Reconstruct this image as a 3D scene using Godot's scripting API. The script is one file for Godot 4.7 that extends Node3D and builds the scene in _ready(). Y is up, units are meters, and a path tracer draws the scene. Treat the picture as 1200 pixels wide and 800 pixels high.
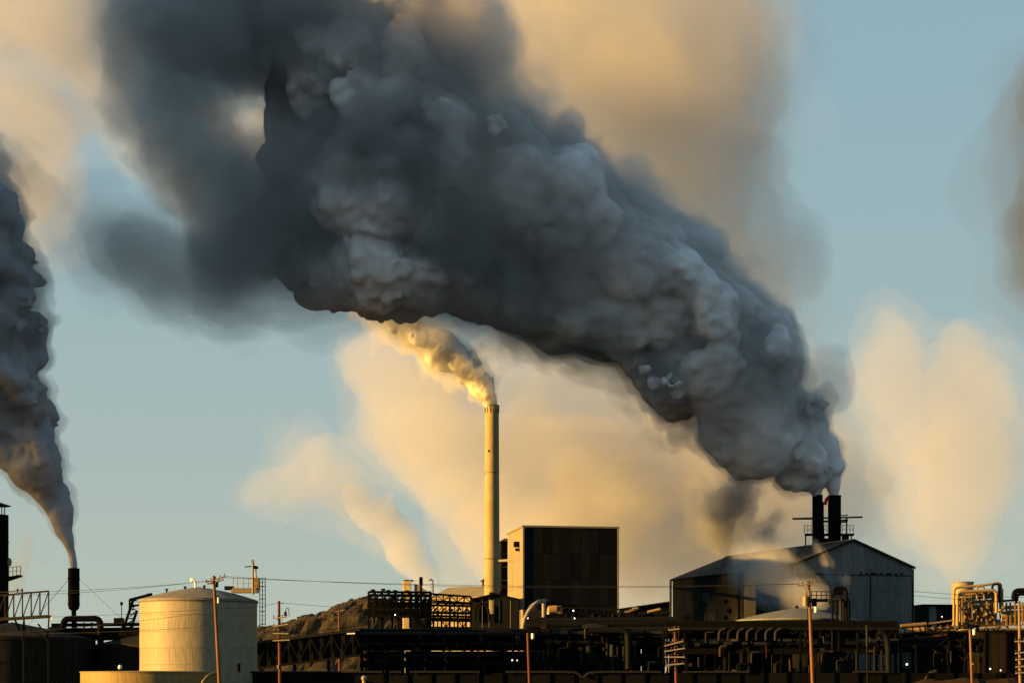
extends Node3D

# A mill at low sun. Distances are metres from the viewpoint (0, EYE, 0), looking along -z.
const HORIZON := 795.0
const LENS := 2000.0
const EYE := 5.0
const SUN_AZ := 74.0
const SUN_EL := 8.0
const EXPOSURE := 4.2

var rng := RandomNumberGenerator.new()
var org := {}
var taken := {}
var M := {}
var unit_box: BoxMesh
var unit_rod: CylinderMesh
var unit_ball: SphereMesh
var unit_sheet: ArrayMesh

func _ready() -> void:
	rng.seed = 11
	build_view()
	make_shapes()
	make_materials()
	build_ground()
	build_tanks()
	build_left_edge()
	build_big_buildings()
	build_gallery()
	build_middle()
	build_warehouse()
	build_right_works()
	build_racks()
	build_poles()
	build_lamps()
	build_smoke()

# where a point of the survey lies: columns and rows of a 1200x800 view, at a distance
func P(px: float, py: float, d: float) -> Vector3:
	return Vector3((px - 600.0) * d / LENS, EYE + (HORIZON - py) * d / LENS, -d)

func G(px: float, d: float) -> Vector3:
	return Vector3((px - 600.0) * d / LENS, 0.0, -d)

func build_view() -> void:
	var cam := Camera3D.new()
	cam.name = "camera"
	cam.projection = Camera3D.PROJECTION_FRUSTUM
	cam.near = 1.0
	cam.far = 30000.0
	cam.size = 800.0 / LENS
	cam.frustum_offset = Vector2(0, (HORIZON - 400.0) / LENS)
	cam.position = Vector3(0, EYE, 0)
	add_child(cam)
	cam.current = true
	var sun := DirectionalLight3D.new()
	sun.name = "sun"
	sun.light_color = Color(1.0, 0.77, 0.40)
	sun.light_energy = 1.6
	sun.light_angular_distance = 0.5
	sun.shadow_enabled = true
	var a := deg_to_rad(SUN_AZ)
	var e := deg_to_rad(SUN_EL)
	var to := Vector3(-sin(a) * cos(e), sin(e), cos(a) * cos(e))
	sun.basis = Basis.looking_at(-to)
	add_child(sun)
	var env := Environment.new()
	env.background_mode = Environment.BG_SKY
	env.tonemap_mode = Environment.TONE_MAPPER_LINEAR
	env.tonemap_exposure = EXPOSURE
	env.background_energy_multiplier = 1.0 / EXPOSURE
	env.volumetric_fog_enabled = true
	env.volumetric_fog_density = 0.0
	env.sdfgi_enabled = true
	env.ssao_enabled = true
	env.ssil_enabled = true
	var sky := Sky.new()
	var sm := ProceduralSkyMaterial.new()
	sm.sky_top_color = Color8(132, 172, 192)
	sm.sky_horizon_color = Color8(188, 195, 176)
	sm.sky_curve = 0.16
	sm.sun_angle_max = 0.0
	sm.ground_horizon_color = Color8(96, 94, 88)
	sm.ground_bottom_color = Color8(50, 48, 44)
	sky.sky_material = sm
	env.sky = sky
	var we := WorldEnvironment.new()
	we.name = "environment"
	we.environment = env
	add_child(we)

# ---------------------------------------------------------------- nodes

func numbered(parent: Node, called: String) -> String:
	var key := "%d/%s" % [parent.get_instance_id(), called]
	var n: int = taken.get(key, 0)
	taken[key] = n + 1
	return called if n == 0 else "%s_%03d" % [called, n]

func put(parent: Node, o: Node3D, called: String) -> void:
	o.name = numbered(parent, called)
	parent.add_child(o, true)

func base_of(parent: Node) -> Vector3:
	return org.get(parent, Vector3.ZERO)

func tag(o: Node, label: String, category: String, group := "", kind := "") -> void:
	if label: o.set_meta("label", label)
	if category: o.set_meta("category", category)
	if group: o.set_meta("group", group)
	if kind: o.set_meta("kind", kind)

func thing(called: String, label: String, category: String, at: Vector3, group := "") -> Node3D:
	var o := Node3D.new()
	put(self, o, called)
	o.position = at
	org[o] = at
	tag(o, label, category, group)
	return o

func sub(called: String, parent: Node) -> Node3D:      # a part that is made of pieces
	var o := Node3D.new()
	put(parent, o, called)
	org[o] = base_of(parent)
	return o

func piece(called: String, mesh: Mesh, m: Material, parent: Node, t: Transform3D) -> MeshInstance3D:
	var o := MeshInstance3D.new()
	o.mesh = mesh
	o.material_override = m
	if t.basis.determinant() < 0.0: t.basis.x = -t.basis.x
	t.origin -= base_of(parent)
	o.transform = t
	put(parent, o, called)
	return o

func beam(called: String, a: Vector3, b: Vector3, w: float, h: float, m: Material, parent: Node) -> MeshInstance3D:
	var y := b - a
	var up := Vector3.UP if absf(y.normalized().y) < 0.99 else Vector3.BACK
	var x := up.cross(y).normalized()
	var z := x.cross(y).normalized()
	return piece(called, unit_box, m, parent, Transform3D(Basis(x * w, y, z * h), (a + b) * 0.5))

func rod(called: String, a: Vector3, b: Vector3, r: float, m: Material, parent: Node) -> MeshInstance3D:
	var y := b - a
	var up := Vector3.UP if absf(y.normalized().y) < 0.99 else Vector3.BACK
	var x := up.cross(y).normalized()
	var z := x.cross(y).normalized()
	return piece(called, unit_rod, m, parent, Transform3D(Basis(x * r, y, z * r), (a + b) * 0.5))

func ball(called: String, at: Vector3, r: Vector3, m: Material, parent: Node) -> MeshInstance3D:
	return piece(called, unit_ball, m, parent, Transform3D(Basis.from_scale(r), at))

func block(called: String, at: Vector3, ux: Vector3, uy: Vector3, uz: Vector3, m: Material, parent: Node) -> MeshInstance3D:
	return piece(called, unit_box, m, parent, Transform3D(Basis(ux, uy, uz), at))

# ---------------------------------------------------------------- shapes

class Shell:
	var v := PackedVector3Array()
	var n := PackedVector3Array()
	var i := PackedInt32Array()
	func tri(a: Vector3, b: Vector3, c: Vector3) -> void:
		var k := v.size()
		var m := (c - a).cross(b - a).normalized()
		v.append_array([a, b, c])
		n.append_array([m, m, m])
		i.append_array([k, k + 1, k + 2])
	func quad(a: Vector3, b: Vector3, c: Vector3, d: Vector3) -> void:   # clockwise seen from outside
		var k := v.size()
		var m := (c - a).cross(b - a)
		if m.length_squared() < 1e-12: m = (d - a).cross(c - a)
		m = m.normalized()
		v.append_array([a, b, c, d])
		n.append_array([m, m, m, m])
		i.append_array([k, k + 1, k + 2, k, k + 2, k + 3])
	func smooth(a: Array, m: Array) -> void:
		var k := v.size()
		for q in 4:
			v.append(a[q])
			n.append(m[q])
		i.append_array([k, k + 1, k + 2, k, k + 2, k + 3])
	func mesh(shift: Vector3) -> ArrayMesh:
		for k in v.size(): v[k] -= shift
		var arr := []
		arr.resize(Mesh.ARRAY_MAX)
		arr[Mesh.ARRAY_VERTEX] = v
		arr[Mesh.ARRAY_NORMAL] = n
		arr[Mesh.ARRAY_INDEX] = i
		var me := ArrayMesh.new()
		me.add_surface_from_arrays(Mesh.PRIMITIVE_TRIANGLES, arr)
		return me

func skin(called: String, s: Shell, m: Material, parent: Node) -> MeshInstance3D:
	var o := MeshInstance3D.new()
	o.mesh = s.mesh(base_of(parent))
	o.material_override = m
	put(parent, o, called)
	org[o] = base_of(parent)
	return o

# a prism: a flat polygon given clockwise as seen from the side it faces, pushed back by a vector
func slab(s: Shell, poly: Array, back: Vector3) -> void:
	var k := poly.size()
	for j in range(1, k - 1):
		s.tri(poly[0], poly[j], poly[j + 1])
		s.tri(poly[0] + back, poly[j + 1] + back, poly[j] + back)
	for j in k:
		var a: Vector3 = poly[j]
		var b: Vector3 = poly[(j + 1) % k]
		s.quad(b, a, a + back, b + back)

func lathe(s: Shell, c: Vector3, prof: Array, sides: int, from := 0.0, to := TAU) -> void:
	for j in prof.size() - 1:
		var a: Vector2 = prof[j]
		var b: Vector2 = prof[j + 1]
		var e := (b - a).normalized()
		for k in sides:
			var p: float = lerpf(from, to, float(k) / sides)
			var q: float = lerpf(from, to, float(k + 1) / sides)
			var u := Vector3(cos(p), 0, sin(p))
			var w := Vector3(cos(q), 0, sin(q))
			var nu := (u * e.y - Vector3.UP * e.x).normalized()
			var nw := (w * e.y - Vector3.UP * e.x).normalized()
			s.smooth([c + u * a.x + Vector3.UP * a.y, c + w * a.x + Vector3.UP * a.y, c + w * b.x + Vector3.UP * b.y, c + u * b.x + Vector3.UP * b.y], [nu, nw, nw, nu])

func bend(pts: Array, r: float) -> Array:
	var out := [pts[0]]
	for k in range(1, pts.size() - 1):
		var a: Vector3 = pts[k - 1]
		var b: Vector3 = pts[k]
		var c: Vector3 = pts[k + 1]
		var ra := minf(r, (a - b).length() * 0.45)
		var rc := minf(r, (c - b).length() * 0.45)
		var p := b + (a - b).normalized() * ra
		var q := b + (c - b).normalized() * rc
		for j in 5:
			var t := j / 4.0
			out.append(p.lerp(b, t).lerp(b.lerp(q, t), t))
	out.append(pts[-1])
	return out

func tube_skin(s: Shell, raw: Array, r: float, sides := 8, curve := -1.0) -> void:
	var pts := bend(raw, r * 2.5 if curve < 0.0 else curve) if raw.size() > 2 and curve != 0.0 else raw
	var rings := []
	var x := Vector3.ZERO
	for k in pts.size():
		var a: Vector3 = pts[maxi(k - 1, 0)]
		var b: Vector3 = pts[mini(k + 1, pts.size() - 1)]
		var y := (b - a).normalized()
		if k == 0:
			x = (Vector3.UP if absf(y.y) < 0.9 else Vector3.BACK).cross(y).normalized()
		x = (x - y * x.dot(y)).normalized()
		var z := x.cross(y)
		var ring := []
		for j in sides: ring.append(x * cos(TAU * j / sides) + z * sin(TAU * j / sides))
		rings.append(ring)
	for k in pts.size() - 1:
		for j in sides:
			var h := (j + 1) % sides
			var p: Vector3 = pts[k]
			var q: Vector3 = pts[k + 1]
			s.smooth([p + rings[k][j] * r, p + rings[k][h] * r, q + rings[k + 1][h] * r, q + rings[k + 1][j] * r], [rings[k][j], rings[k][h], rings[k + 1][h], rings[k + 1][j]])
	for j in range(1, sides - 1):
		s.tri(pts[0] + rings[0][0] * r, pts[0] + rings[0][j] * r, pts[0] + rings[0][j + 1] * r)
		var e: Vector3 = pts[-1]
		s.tri(e + rings[-1][0] * r, e + rings[-1][j + 1] * r, e + rings[-1][j] * r)

func tube(called: String, pts: Array, r: float, m: Material, parent: Node, sides := 8, curve := -1.0) -> MeshInstance3D:
	var s := Shell.new()
	tube_skin(s, pts, r, sides, curve)
	return skin(called, s, m, parent)

func make_shapes() -> void:
	unit_box = BoxMesh.new()
	unit_box.size = Vector3.ONE
	unit_rod = CylinderMesh.new()
	unit_rod.height = 1.0
	unit_rod.top_radius = 1.0
	unit_rod.bottom_radius = 1.0
	unit_rod.radial_segments = 10
	unit_rod.rings = 0
	unit_ball = SphereMesh.new()
	unit_ball.radius = 1.0
	unit_ball.height = 2.0
	unit_ball.radial_segments = 12
	unit_ball.rings = 6
	# a ribbed metal sheet, one wide, one high, its ribs standing out along +z
	var s := Shell.new()
	var prof := []
	for k in 6:
		for q in [[0.0, 0.0], [0.09, 0.0], [0.11, 1.0], [0.145, 1.0]]:
			prof.append(Vector2(k / 6.0 + q[0] - 0.5, q[1]))
	prof.append(Vector2(0.5, 0.0))
	for k in prof.size() - 1:
		var a: Vector2 = prof[k]
		var b: Vector2 = prof[k + 1]
		s.quad(Vector3(a.x, -0.5, a.y), Vector3(a.x, 0.5, a.y), Vector3(b.x, 0.5, b.y), Vector3(b.x, -0.5, b.y))
	unit_sheet = s.mesh(Vector3.ZERO)

func sheet(called: String, bl: Vector3, u: Vector3, v: Vector3, n: Vector3, m: Material, parent: Node) -> MeshInstance3D:
	return piece(called, unit_sheet, m, parent, Transform3D(Basis(u, v, n), bl + (u + v) * 0.5))

# ---------------------------------------------------------------- materials

func noise_map(freq: float, octaves: int, dark: float, light: float, sd: int, kind := FastNoiseLite.TYPE_SIMPLEX_SMOOTH) -> NoiseTexture2D:
	var n := FastNoiseLite.new()
	n.seed = sd
	n.noise_type = kind
	n.frequency = freq
	n.fractal_octaves = octaves
	var g := Gradient.new()
	g.set_color(0, Color(dark, dark, dark))
	g.set_color(1, Color(light, light, light))
	var t := NoiseTexture2D.new()
	t.width = 512
	t.height = 512
	t.seamless = true
	t.noise = n
	t.color_ramp = g
	return t

var maps := {}

func paint(called: String, c: Color, rough := 0.7, metal := 0.0, map := "mottle") -> StandardMaterial3D:
	var m := StandardMaterial3D.new()
	m.resource_name = called
	m.albedo_color = c.linear_to_srgb()
	m.roughness = rough
	m.metallic = metal
	m.metallic_specular = 0.12 if c.g < 0.06 else 0.3
	if map:
		m.albedo_texture = maps[map]
		m.uv1_triplanar = true
		m.uv1_world_triplanar = true
		m.uv1_scale = {"mottle": Vector3(0.11, 0.11, 0.11), "streak": Vector3(0.13, 0.012, 0.13), "drip": Vector3(0.42, 0.018, 0.42), "fine": Vector3(0.6, 0.6, 0.6), "soil": Vector3(0.02, 0.02, 0.02)}[map]
		m.uv1_offset = Vector3(c.r * 37.0, c.g * 53.0, c.b * 71.0)
	M[called] = m
	return m

func make_materials() -> void:
	maps.mottle = noise_map(0.012, 5, 0.62, 1.0, 1)
	maps.streak = noise_map(0.02, 4, 0.76, 1.0, 2)
	maps.drip = noise_map(0.025, 5, 0.66, 1.0, 7)
	maps.fine = noise_map(0.03, 3, 0.7, 1.0, 3)
	maps.soil = noise_map(0.02, 6, 0.45, 1.0, 4)
	paint("tank_cream", Color(0.285, 0.245, 0.165), 0.55, 0.0, "drip")
	paint("tank_cream_b", Color(0.276, 0.236, 0.158), 0.55, 0.0, "drip")
	paint("tank_roof", Color(0.19, 0.17, 0.135), 0.65, 0.0, "streak")
	paint("tank_roof_b", Color(0.17, 0.15, 0.12), 0.65, 0.0, "streak")
	paint("tank_low", Color(0.26, 0.18, 0.065), 0.6, 0.0, "drip")
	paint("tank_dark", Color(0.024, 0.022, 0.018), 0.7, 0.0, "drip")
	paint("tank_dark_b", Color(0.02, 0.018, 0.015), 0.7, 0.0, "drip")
	paint("tank_grey", Color(0.013, 0.013, 0.0125), 0.7, 0.0, "streak")
	paint("tank_grey_b", Color(0.011, 0.011, 0.0105), 0.7, 0.0, "streak")
	paint("stave_brown", Color(0.012, 0.01, 0.006), 0.8, 0.0, "drip")
	paint("stave_brown_b", Color(0.009, 0.0075, 0.005), 0.8, 0.0, "drip")
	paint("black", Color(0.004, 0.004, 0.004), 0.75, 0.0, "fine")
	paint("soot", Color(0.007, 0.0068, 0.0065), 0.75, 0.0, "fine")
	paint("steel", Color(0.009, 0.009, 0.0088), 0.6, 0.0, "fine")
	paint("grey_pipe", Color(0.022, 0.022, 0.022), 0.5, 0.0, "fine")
	paint("pale_pipe", Color(0.2, 0.185, 0.155), 0.5, 0.0, "fine")
	paint("rust", Color(0.05, 0.028, 0.014), 0.85, 0.0, "fine")
	paint("truss_brown", Color(0.034, 0.026, 0.016), 0.8, 0.0, "fine")
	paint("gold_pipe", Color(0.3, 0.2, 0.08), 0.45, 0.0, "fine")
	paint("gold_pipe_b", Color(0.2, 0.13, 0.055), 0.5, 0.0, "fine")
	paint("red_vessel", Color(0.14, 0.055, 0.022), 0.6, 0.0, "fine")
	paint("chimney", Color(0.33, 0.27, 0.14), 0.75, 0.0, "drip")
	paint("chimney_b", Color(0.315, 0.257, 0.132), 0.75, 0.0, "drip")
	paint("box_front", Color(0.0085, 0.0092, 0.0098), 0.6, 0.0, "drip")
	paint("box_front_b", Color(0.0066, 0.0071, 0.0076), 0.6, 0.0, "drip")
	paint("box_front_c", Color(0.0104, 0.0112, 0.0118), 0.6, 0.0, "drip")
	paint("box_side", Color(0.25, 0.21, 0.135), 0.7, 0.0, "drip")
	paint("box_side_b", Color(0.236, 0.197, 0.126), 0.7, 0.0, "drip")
	paint("trim", Color(0.2, 0.18, 0.14), 0.6, 0.0, "fine")
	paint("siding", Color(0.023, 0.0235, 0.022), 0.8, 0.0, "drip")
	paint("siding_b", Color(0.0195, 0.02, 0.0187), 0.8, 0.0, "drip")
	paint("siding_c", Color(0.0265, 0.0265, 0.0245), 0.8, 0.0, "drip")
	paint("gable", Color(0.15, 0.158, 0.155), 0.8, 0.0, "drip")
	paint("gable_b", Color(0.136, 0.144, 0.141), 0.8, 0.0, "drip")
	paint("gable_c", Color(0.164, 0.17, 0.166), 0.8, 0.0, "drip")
	paint("roof", Color(0.034, 0.038, 0.044), 0.7, 0.0, "streak")
	paint("roof_b", Color(0.03, 0.034, 0.04), 0.7, 0.0, "streak")
	paint("shed", Color(0.0105, 0.0115, 0.0115), 0.8, 0.0, "streak")
	paint("shed_b", Color(0.0085, 0.0095, 0.0095), 0.8, 0.0, "streak")
	paint("wood", Color(0.16, 0.075, 0.033), 0.85, 0.0, "streak")
	paint("wood_red", Color(0.13, 0.047, 0.023), 0.85, 0.0, "streak")
	paint("arm_wood", Color(0.23, 0.15, 0.08), 0.85, 0.0, "fine")
	paint("arm_pale", Color(0.3, 0.25, 0.19), 0.8, 0.0, "fine")
	paint("glaze", Color(0.05, 0.03, 0.02), 0.25, 0.0, "")
	paint("porcelain", Color(0.6, 0.58, 0.52), 0.3, 0.0, "")
	paint("white_paint", Color(0.62, 0.6, 0.54), 0.5, 0.0, "")
	paint("cable", Color(0.02, 0.02, 0.02), 0.6, 0.0, "")
	paint("windsock", Color(0.5, 0.02, 0.015), 0.8, 0.0, "")
	paint("soil", Color(0.05, 0.042, 0.03), 0.95, 0.0, "soil")
	paint("bank", Color(0.035, 0.022, 0.012), 0.95, 0.0, "soil")
	paint("hill", Color(0.06, 0.046, 0.028), 0.95, 0.0, "soil")
	paint("window_dark", Color(0.01, 0.01, 0.011), 0.2, 0.0, "")
	paint("patch", Color(0.03, 0.031, 0.03), 0.7, 0.0, "fine")

# ---------------------------------------------------------------- ground

func build_ground() -> void:
	var g := MeshInstance3D.new()
	var pm := PlaneMesh.new()
	pm.size = Vector2(24000, 24000)
	g.mesh = pm
	g.material_override = M.soil
	put(self, g, "ground")
	tag(g, "dark bare soil of the mill yard reaching to the horizon", "", "", "structure")
	# the waste hill behind the yard
	var n := FastNoiseLite.new()
	n.seed = 4
	n.frequency = 0.02
	n.fractal_octaves = 5
	var n2 := FastNoiseLite.new()
	n2.seed = 9
	n2.noise_type = FastNoiseLite.TYPE_CELLULAR
	n2.frequency = 0.06
	var ridge := [[270, 745], [305, 734], [322, 728], [340, 722], [356, 716], [372, 712], [388, 709], [400, 704], [412, 702.5], [426, 703], [440, 704], [460, 709], [485, 716], [520, 724], [560, 735], [620, 760], [680, 800]]
	var nx := 150
	var nz := 70
	var s := Shell.new()
	var hs := []
	for k in nz + 1:
		var row := []
		for i in nx + 1:
			var px := lerpf(262, 690, float(i) / nx)
			var d := lerpf(520, 760, float(k) / nz)
			var top := 0.0
			for j in ridge.size() - 1:
				if px >= ridge[j][0] and px <= ridge[j + 1][0]:
					top = lerpf(ridge[j][1], ridge[j + 1][1], (px - ridge[j][0]) / (ridge[j + 1][0] - ridge[j][0]))
			if px < 270.0: top = 748.0
			if px > 680.0: top = 800.0
			var h := EYE + (HORIZON - top) * 640.0 / LENS
			var across := 1.0 - absf(d - 640.0) / 120.0
			var x := (px - 600.0) * 640.0 / LENS
			var y := h * smoothstep(0.0, 1.0, across) 
			y += (n.get_noise_2d(x, d) * 5.0 + n2.get_noise_2d(x, d) * 2.4 + 0.6 - 1.5 * (1.0 - absf(n.get_noise_2d(x * 2.4, d * 0.9))) ** 6.0) * clampf(across * 1.6, 0, 1)
			row.append(Vector3(x, maxf(y, -0.3), -d))
		hs.append(row)
	for k in nz:
		for i in nx:
			s.tri(hs[k][i], hs[k + 1][i], hs[k + 1][i + 1])
			s.tri(hs[k][i], hs[k + 1][i + 1], hs[k][i + 1])
	var hill := skin("hill", s, M.hill, self)
	tag(hill, "brown eroded waste hill rising behind the yard", "", "", "structure")
	# scrub and loose rock on the hill
	var mm := MultiMesh.new()
	mm.transform_format = MultiMesh.TRANSFORM_3D
	mm.use_colors = true
	mm.mesh = unit_ball
	mm.instance_count = 900
	var made := 0
	while made < 900:
		var k := rng.randi_range(8, 36)
		var i := rng.randi_range(4, nx - 4)
		var v: Vector3 = hs[k][i]
		var q := 0.12 + 0.5 * rng.randf() * rng.randf()
		mm.set_instance_transform(made, Transform3D(Basis.from_scale(Vector3(q * 1.8, q * 0.8, q * 1.4)).rotated(Vector3.UP, rng.randf() * 6.0), v + Vector3(rng.randf() - 0.5, 0.1, rng.randf() - 0.5)))
		var g0 := 0.02 + 0.05 * rng.randf()
		mm.set_instance_color(made, Color(g0, g0 * 0.9, g0 * 0.55))
		made += 1
	var sc := MultiMeshInstance3D.new()
	sc.multimesh = mm
	var sm := StandardMaterial3D.new()
	sm.resource_name = "scrub"
	sm.vertex_color_use_as_albedo = true
	sm.roughness = 1.0
	sm.metallic_specular = 0.1
	sc.material_override = sm
	put(self, sc, "hill_scrub")
	tag(sc, "dark scrub and loose rocks scattered over the brown hill", "scrub", "", "stuff")
	# a bank of bare earth along the near right of the yard
	s = Shell.new()
	var cut := [Vector2(-7, 0), Vector2(-4, 1.6), Vector2(-1.5, 3.4), Vector2(0, 4.75), Vector2(1.6, 4.8), Vector2(3.5, 3.0), Vector2(7, 0)]
	var rows := []
	for k in 81:
		var x := lerpf(39.0, 135.0, k / 80.0)
		var row := []
		var rise := smoothstep(0.0, 0.12, k / 80.0)
		for q in cut:
			var j := n.get_noise_2d(x * 12.0, q.x * 60.0)
			var f: float = 1.0 if q.y > 0.0 else 0.0
			row.append(Vector3(x + j * 0.6, q.y * rise * (1.03 + 0.05 * j) + 0.16 * f * j, -205.0 - q.x + j * 0.5))
		rows.append(row)
	for k in 80:
		for j in cut.size() - 1:
			s.quad(rows[k][j], rows[k][j + 1], rows[k + 1][j + 1], rows[k + 1][j])
	var bank := skin("earth_bank", s, M.bank, self)
	tag(bank, "low bank of bare brown earth at the near edge of the yard", "", "", "structure")

# ---------------------------------------------------------------- tanks

func ring_tank(o: Node3D, c: Vector3, r: float, h: float, courses: int, ma: Material, mb: Material) -> void:
	for k in courses:
		var s := Shell.new()
		var a := h * k / courses
		var b := h * (k + 1) / courses
		var q := r + (0.012 if k % 2 == 0 else 0.0)
		lathe(s, c, [Vector2(q - 0.03, a), Vector2(q, a + 0.03), Vector2(q, b - 0.03), Vector2(q - 0.03, b)], 72)
		skin("shell_course", s, ma if k % 2 == 0 else mb, o)

func stave_tank(o: Node3D, c: Vector3, r: float, h: float, staves: int, ma: Material, mb: Material) -> void:
	var s := Shell.new()
	var w := TAU / staves
	lathe(s, Vector3.ZERO, [Vector2(r - 0.06, 0.0), Vector2(r - 0.06, h)], 1, -w * 0.5, -w * 0.44)
	lathe(s, Vector3.ZERO, [Vector2(r - 0.06, 0.0), Vector2(r, 0.02), Vector2(r, h)], 3, -w * 0.44, w * 0.5)
	var me := s.mesh(Vector3.ZERO)
	for k in staves:
		piece("shell_plate", me, ma if rng.randf() < 0.5 else mb, o, Transform3D(Basis(Vector3.UP, -w * k), c))

func plate_roof(o: Node3D, c: Vector3, r: float, y: float, rise: float, plates: int, ma: Material, mb: Material, curve := 0.25) -> void:
	var w := TAU / plates
	var s := Shell.new()
	var prof := [Vector2(r + 0.12, -0.25), Vector2(r + 0.12, 0.0)]
	for k in range(1, 6):
		var t := k / 5.0
		prof.append(Vector2((r + 0.12) * (1.0 - t) + 0.02, rise * (t + curve * t * (1.0 - t))))
	lathe(s, Vector3.ZERO, prof, 1, -w * 0.5, w * 0.5)
	var me := s.mesh(Vector3.ZERO)
	for k in plates:
		piece("roof_plate", me, ma if k % 2 == 0 else mb, o, Transform3D(Basis(Vector3.UP, -w * k), c + Vector3.UP * y))

func build_tanks() -> void:
	var c := G(232.5, 248)
	var r := 8.42
	var h := 16.35
	var o := thing("storage_tank", "tall cream storage tank with a shallow cone roof, lit gold on its left", "tank", c)
	ring_tank(o, c, r, h, 7, M.tank_cream, M.tank_cream_b)
	plate_roof(o, c, r, h + 0.02, 1.95, 28, M.tank_roof, M.tank_roof_b, 0.45)
	var s := Shell.new()
	lathe(s, c, [Vector2(r + 0.14, h - 0.4), Vector2(r + 0.2, h - 0.3), Vector2(r + 0.2, h - 0.22), Vector2(r + 0.14, h - 0.18)], 72)
	skin("rim_angle", s, M.tank_roof_b, o)
	tube("vent_pipe", [P(228.6, 689, 247), P(228.6, 681.5, 247), P(226, 678.6, 247), P(223.8, 682, 247)], 0.16, M.white_paint, o, 8, 0.25)
	tube("vent_pipe", [P(224.6, 681, 247), P(223.6, 679, 247.2), P(224.6, 677.8, 247.2)], 0.2, M.porcelain, o, 8, 0.2)
	for q in [[173, 696, 0.3], [195, 690.5, 0.3], [216.5, 687, 0.22], [239, 686, 0.25]]:
		var at := P(q[0], q[1] + 2.5, 246)
		rod("roof_vent", at - Vector3.UP * 0.3, at + Vector3.UP * q[2], 0.13, M.soot, o)
		ball("vent_cap", at + Vector3.UP * q[2], Vector3(0.24, 0.13, 0.24), M.soot, o)
	rod("side_pipe", P(279, 787, 240.5), P(279, 777, 240.5), 0.3, M.soot, o)
	# the gangway on its roof
	var pf := sub("access_platform", o)
	var d := 246.0
	beam("deck", P(272, 692.5, d), P(302, 692.5, d), 2.2, 0.5, M.gold_pipe, pf)
	beam("deck_edge", P(272, 690, d - 1.1), P(302, 690, d - 1.1), 0.08, 0.3, M.pale_pipe, pf)
	for e in [-1.0, 1.0]:
		beam("rail", P(271.5, 677.5, d + e), P(303, 677.5, d + e), 0.07, 0.07, M.gold_pipe, pf)
		beam("rail", P(276, 683.5, d + e), P(303, 683.5, d + e), 0.06, 0.06, M.gold_pipe, pf)
		for px in [273.0, 278.0, 285.0, 291.0, 297.0, 302.5]:
			beam("rail_post", P(px, 692, d + e), P(px, 677.5, d + e), 0.08, 0.08, M.gold_pipe, pf)
	block("cabinet", P(300.5, 684, d), Vector3(0.7, 0, 0), Vector3(0, 1.7, 0), Vector3(0, 0, 0.8), M.gold_pipe, pf)
	block("cabinet", P(268.5, 689, d), Vector3(1.3, 0, 0), Vector3(0, 0.55, 0), Vector3(0, 0, 1.0), M.soot, pf)
	rod("mast", P(296, 697, d - 1.4), P(296, 660, d - 1.4), 0.14, M.pale_pipe, pf)
	rod("mast", P(299.5, 693, d), P(299.5, 664, d), 0.1, M.gold_pipe, pf)
	beam("mast_arm", P(286.5, 664, d - 1.4), P(300.5, 663.2, d - 1.4), 0.14, 0.14, M.steel, pf)
	block("mast_head", P(296, 657.8, d - 1.4), Vector3(0.36, 0, 0), Vector3(0, 0.5, 0), Vector3(0, 0, 0.36), M.gold_pipe, pf)
	block("mast_head", P(299.8, 665, d - 1.2), Vector3(0.6, 0, 0), Vector3(0, 0.34, 0), Vector3(0, 0, 0.3), M.steel, pf)
	rod("hoist_line", P(297, 659, d - 1.4), P(301.5, 680, d), 0.03, M.steel, pf)
	# caged ladder on the right flank
	var ld := sub("ladder_cage", o)
	d = 248.0
	for px in [304.2, 307.2, 310.6]:
		beam("upright", P(px, 733, d), P(px, 677, d), 0.1, 0.1, M.steel, ld)
	for k in 12:
		beam("rung", P(304.2, 731.0 - k * 4.9, d), P(310.6, 731.0 - k * 4.9, d), 0.05, 0.12 if k % 3 == 0 else 0.06, M.steel, ld)

	c = G(176, 213)
	o = thing("low_tank", "low yellow tank in front of the tall cream tank, cut by the lower edge", "tank", c)
	ring_tank(o, c, 8.5, 5.75, 3, M.tank_low, M.tank_low)
	s = Shell.new()
	lathe(s, c, [Vector2(8.5, 5.72), Vector2(8.62, 5.74), Vector2(8.62, 5.86), Vector2(8.5, 5.9), Vector2(0.05, 6.0)], 72)
	skin("rim_and_roof", s, M.tank_low, o)
	rod("vent_pipe", P(140, 787, 207), P(140, 782.5, 207), 0.16, M.soot, o)
	ball("vent_cap", P(140.2, 781.6, 207), Vector3(0.26, 0.3, 0.26), M.porcelain, o)
	tube("side_pipe", [P(236, 812, 205.4), P(236, 800, 205.2), P(246, 789.5, 206), P(256, 788, 209)], 0.22, M.gold_pipe_b, o, 8, 1.6)

	for q in [[14.0, 288.0, 92.0, 748.0, 729.0, "dark shaded tank under the conveyor bridge at the left edge", 46], [197.0, 296.0, 86.0, 756.0, 737.0, "dark shaded tank half hidden behind the cream tank", 44], [-190.0, 280.0, 90.0, 748.0, 729.0, "added unseen tank beyond the left edge, shading the tanks in view", 30]]:  # the last tank is added out of view to shade the others
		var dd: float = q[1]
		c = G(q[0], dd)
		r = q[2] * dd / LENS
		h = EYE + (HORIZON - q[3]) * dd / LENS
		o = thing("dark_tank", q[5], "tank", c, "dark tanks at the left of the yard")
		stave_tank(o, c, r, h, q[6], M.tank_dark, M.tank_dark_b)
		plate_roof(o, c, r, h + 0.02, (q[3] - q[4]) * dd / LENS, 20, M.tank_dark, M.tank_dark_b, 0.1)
		s = Shell.new()
		lathe(s, c, [Vector2(r + 0.05, h - 0.5), Vector2(r + 0.16, h - 0.45), Vector2(r + 0.16, h - 0.3), Vector2(r + 0.05, h - 0.26)], 60)
		skin("rim_angle", s, M.truss_brown, o)

# ---------------------------------------------------------------- left edge

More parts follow.
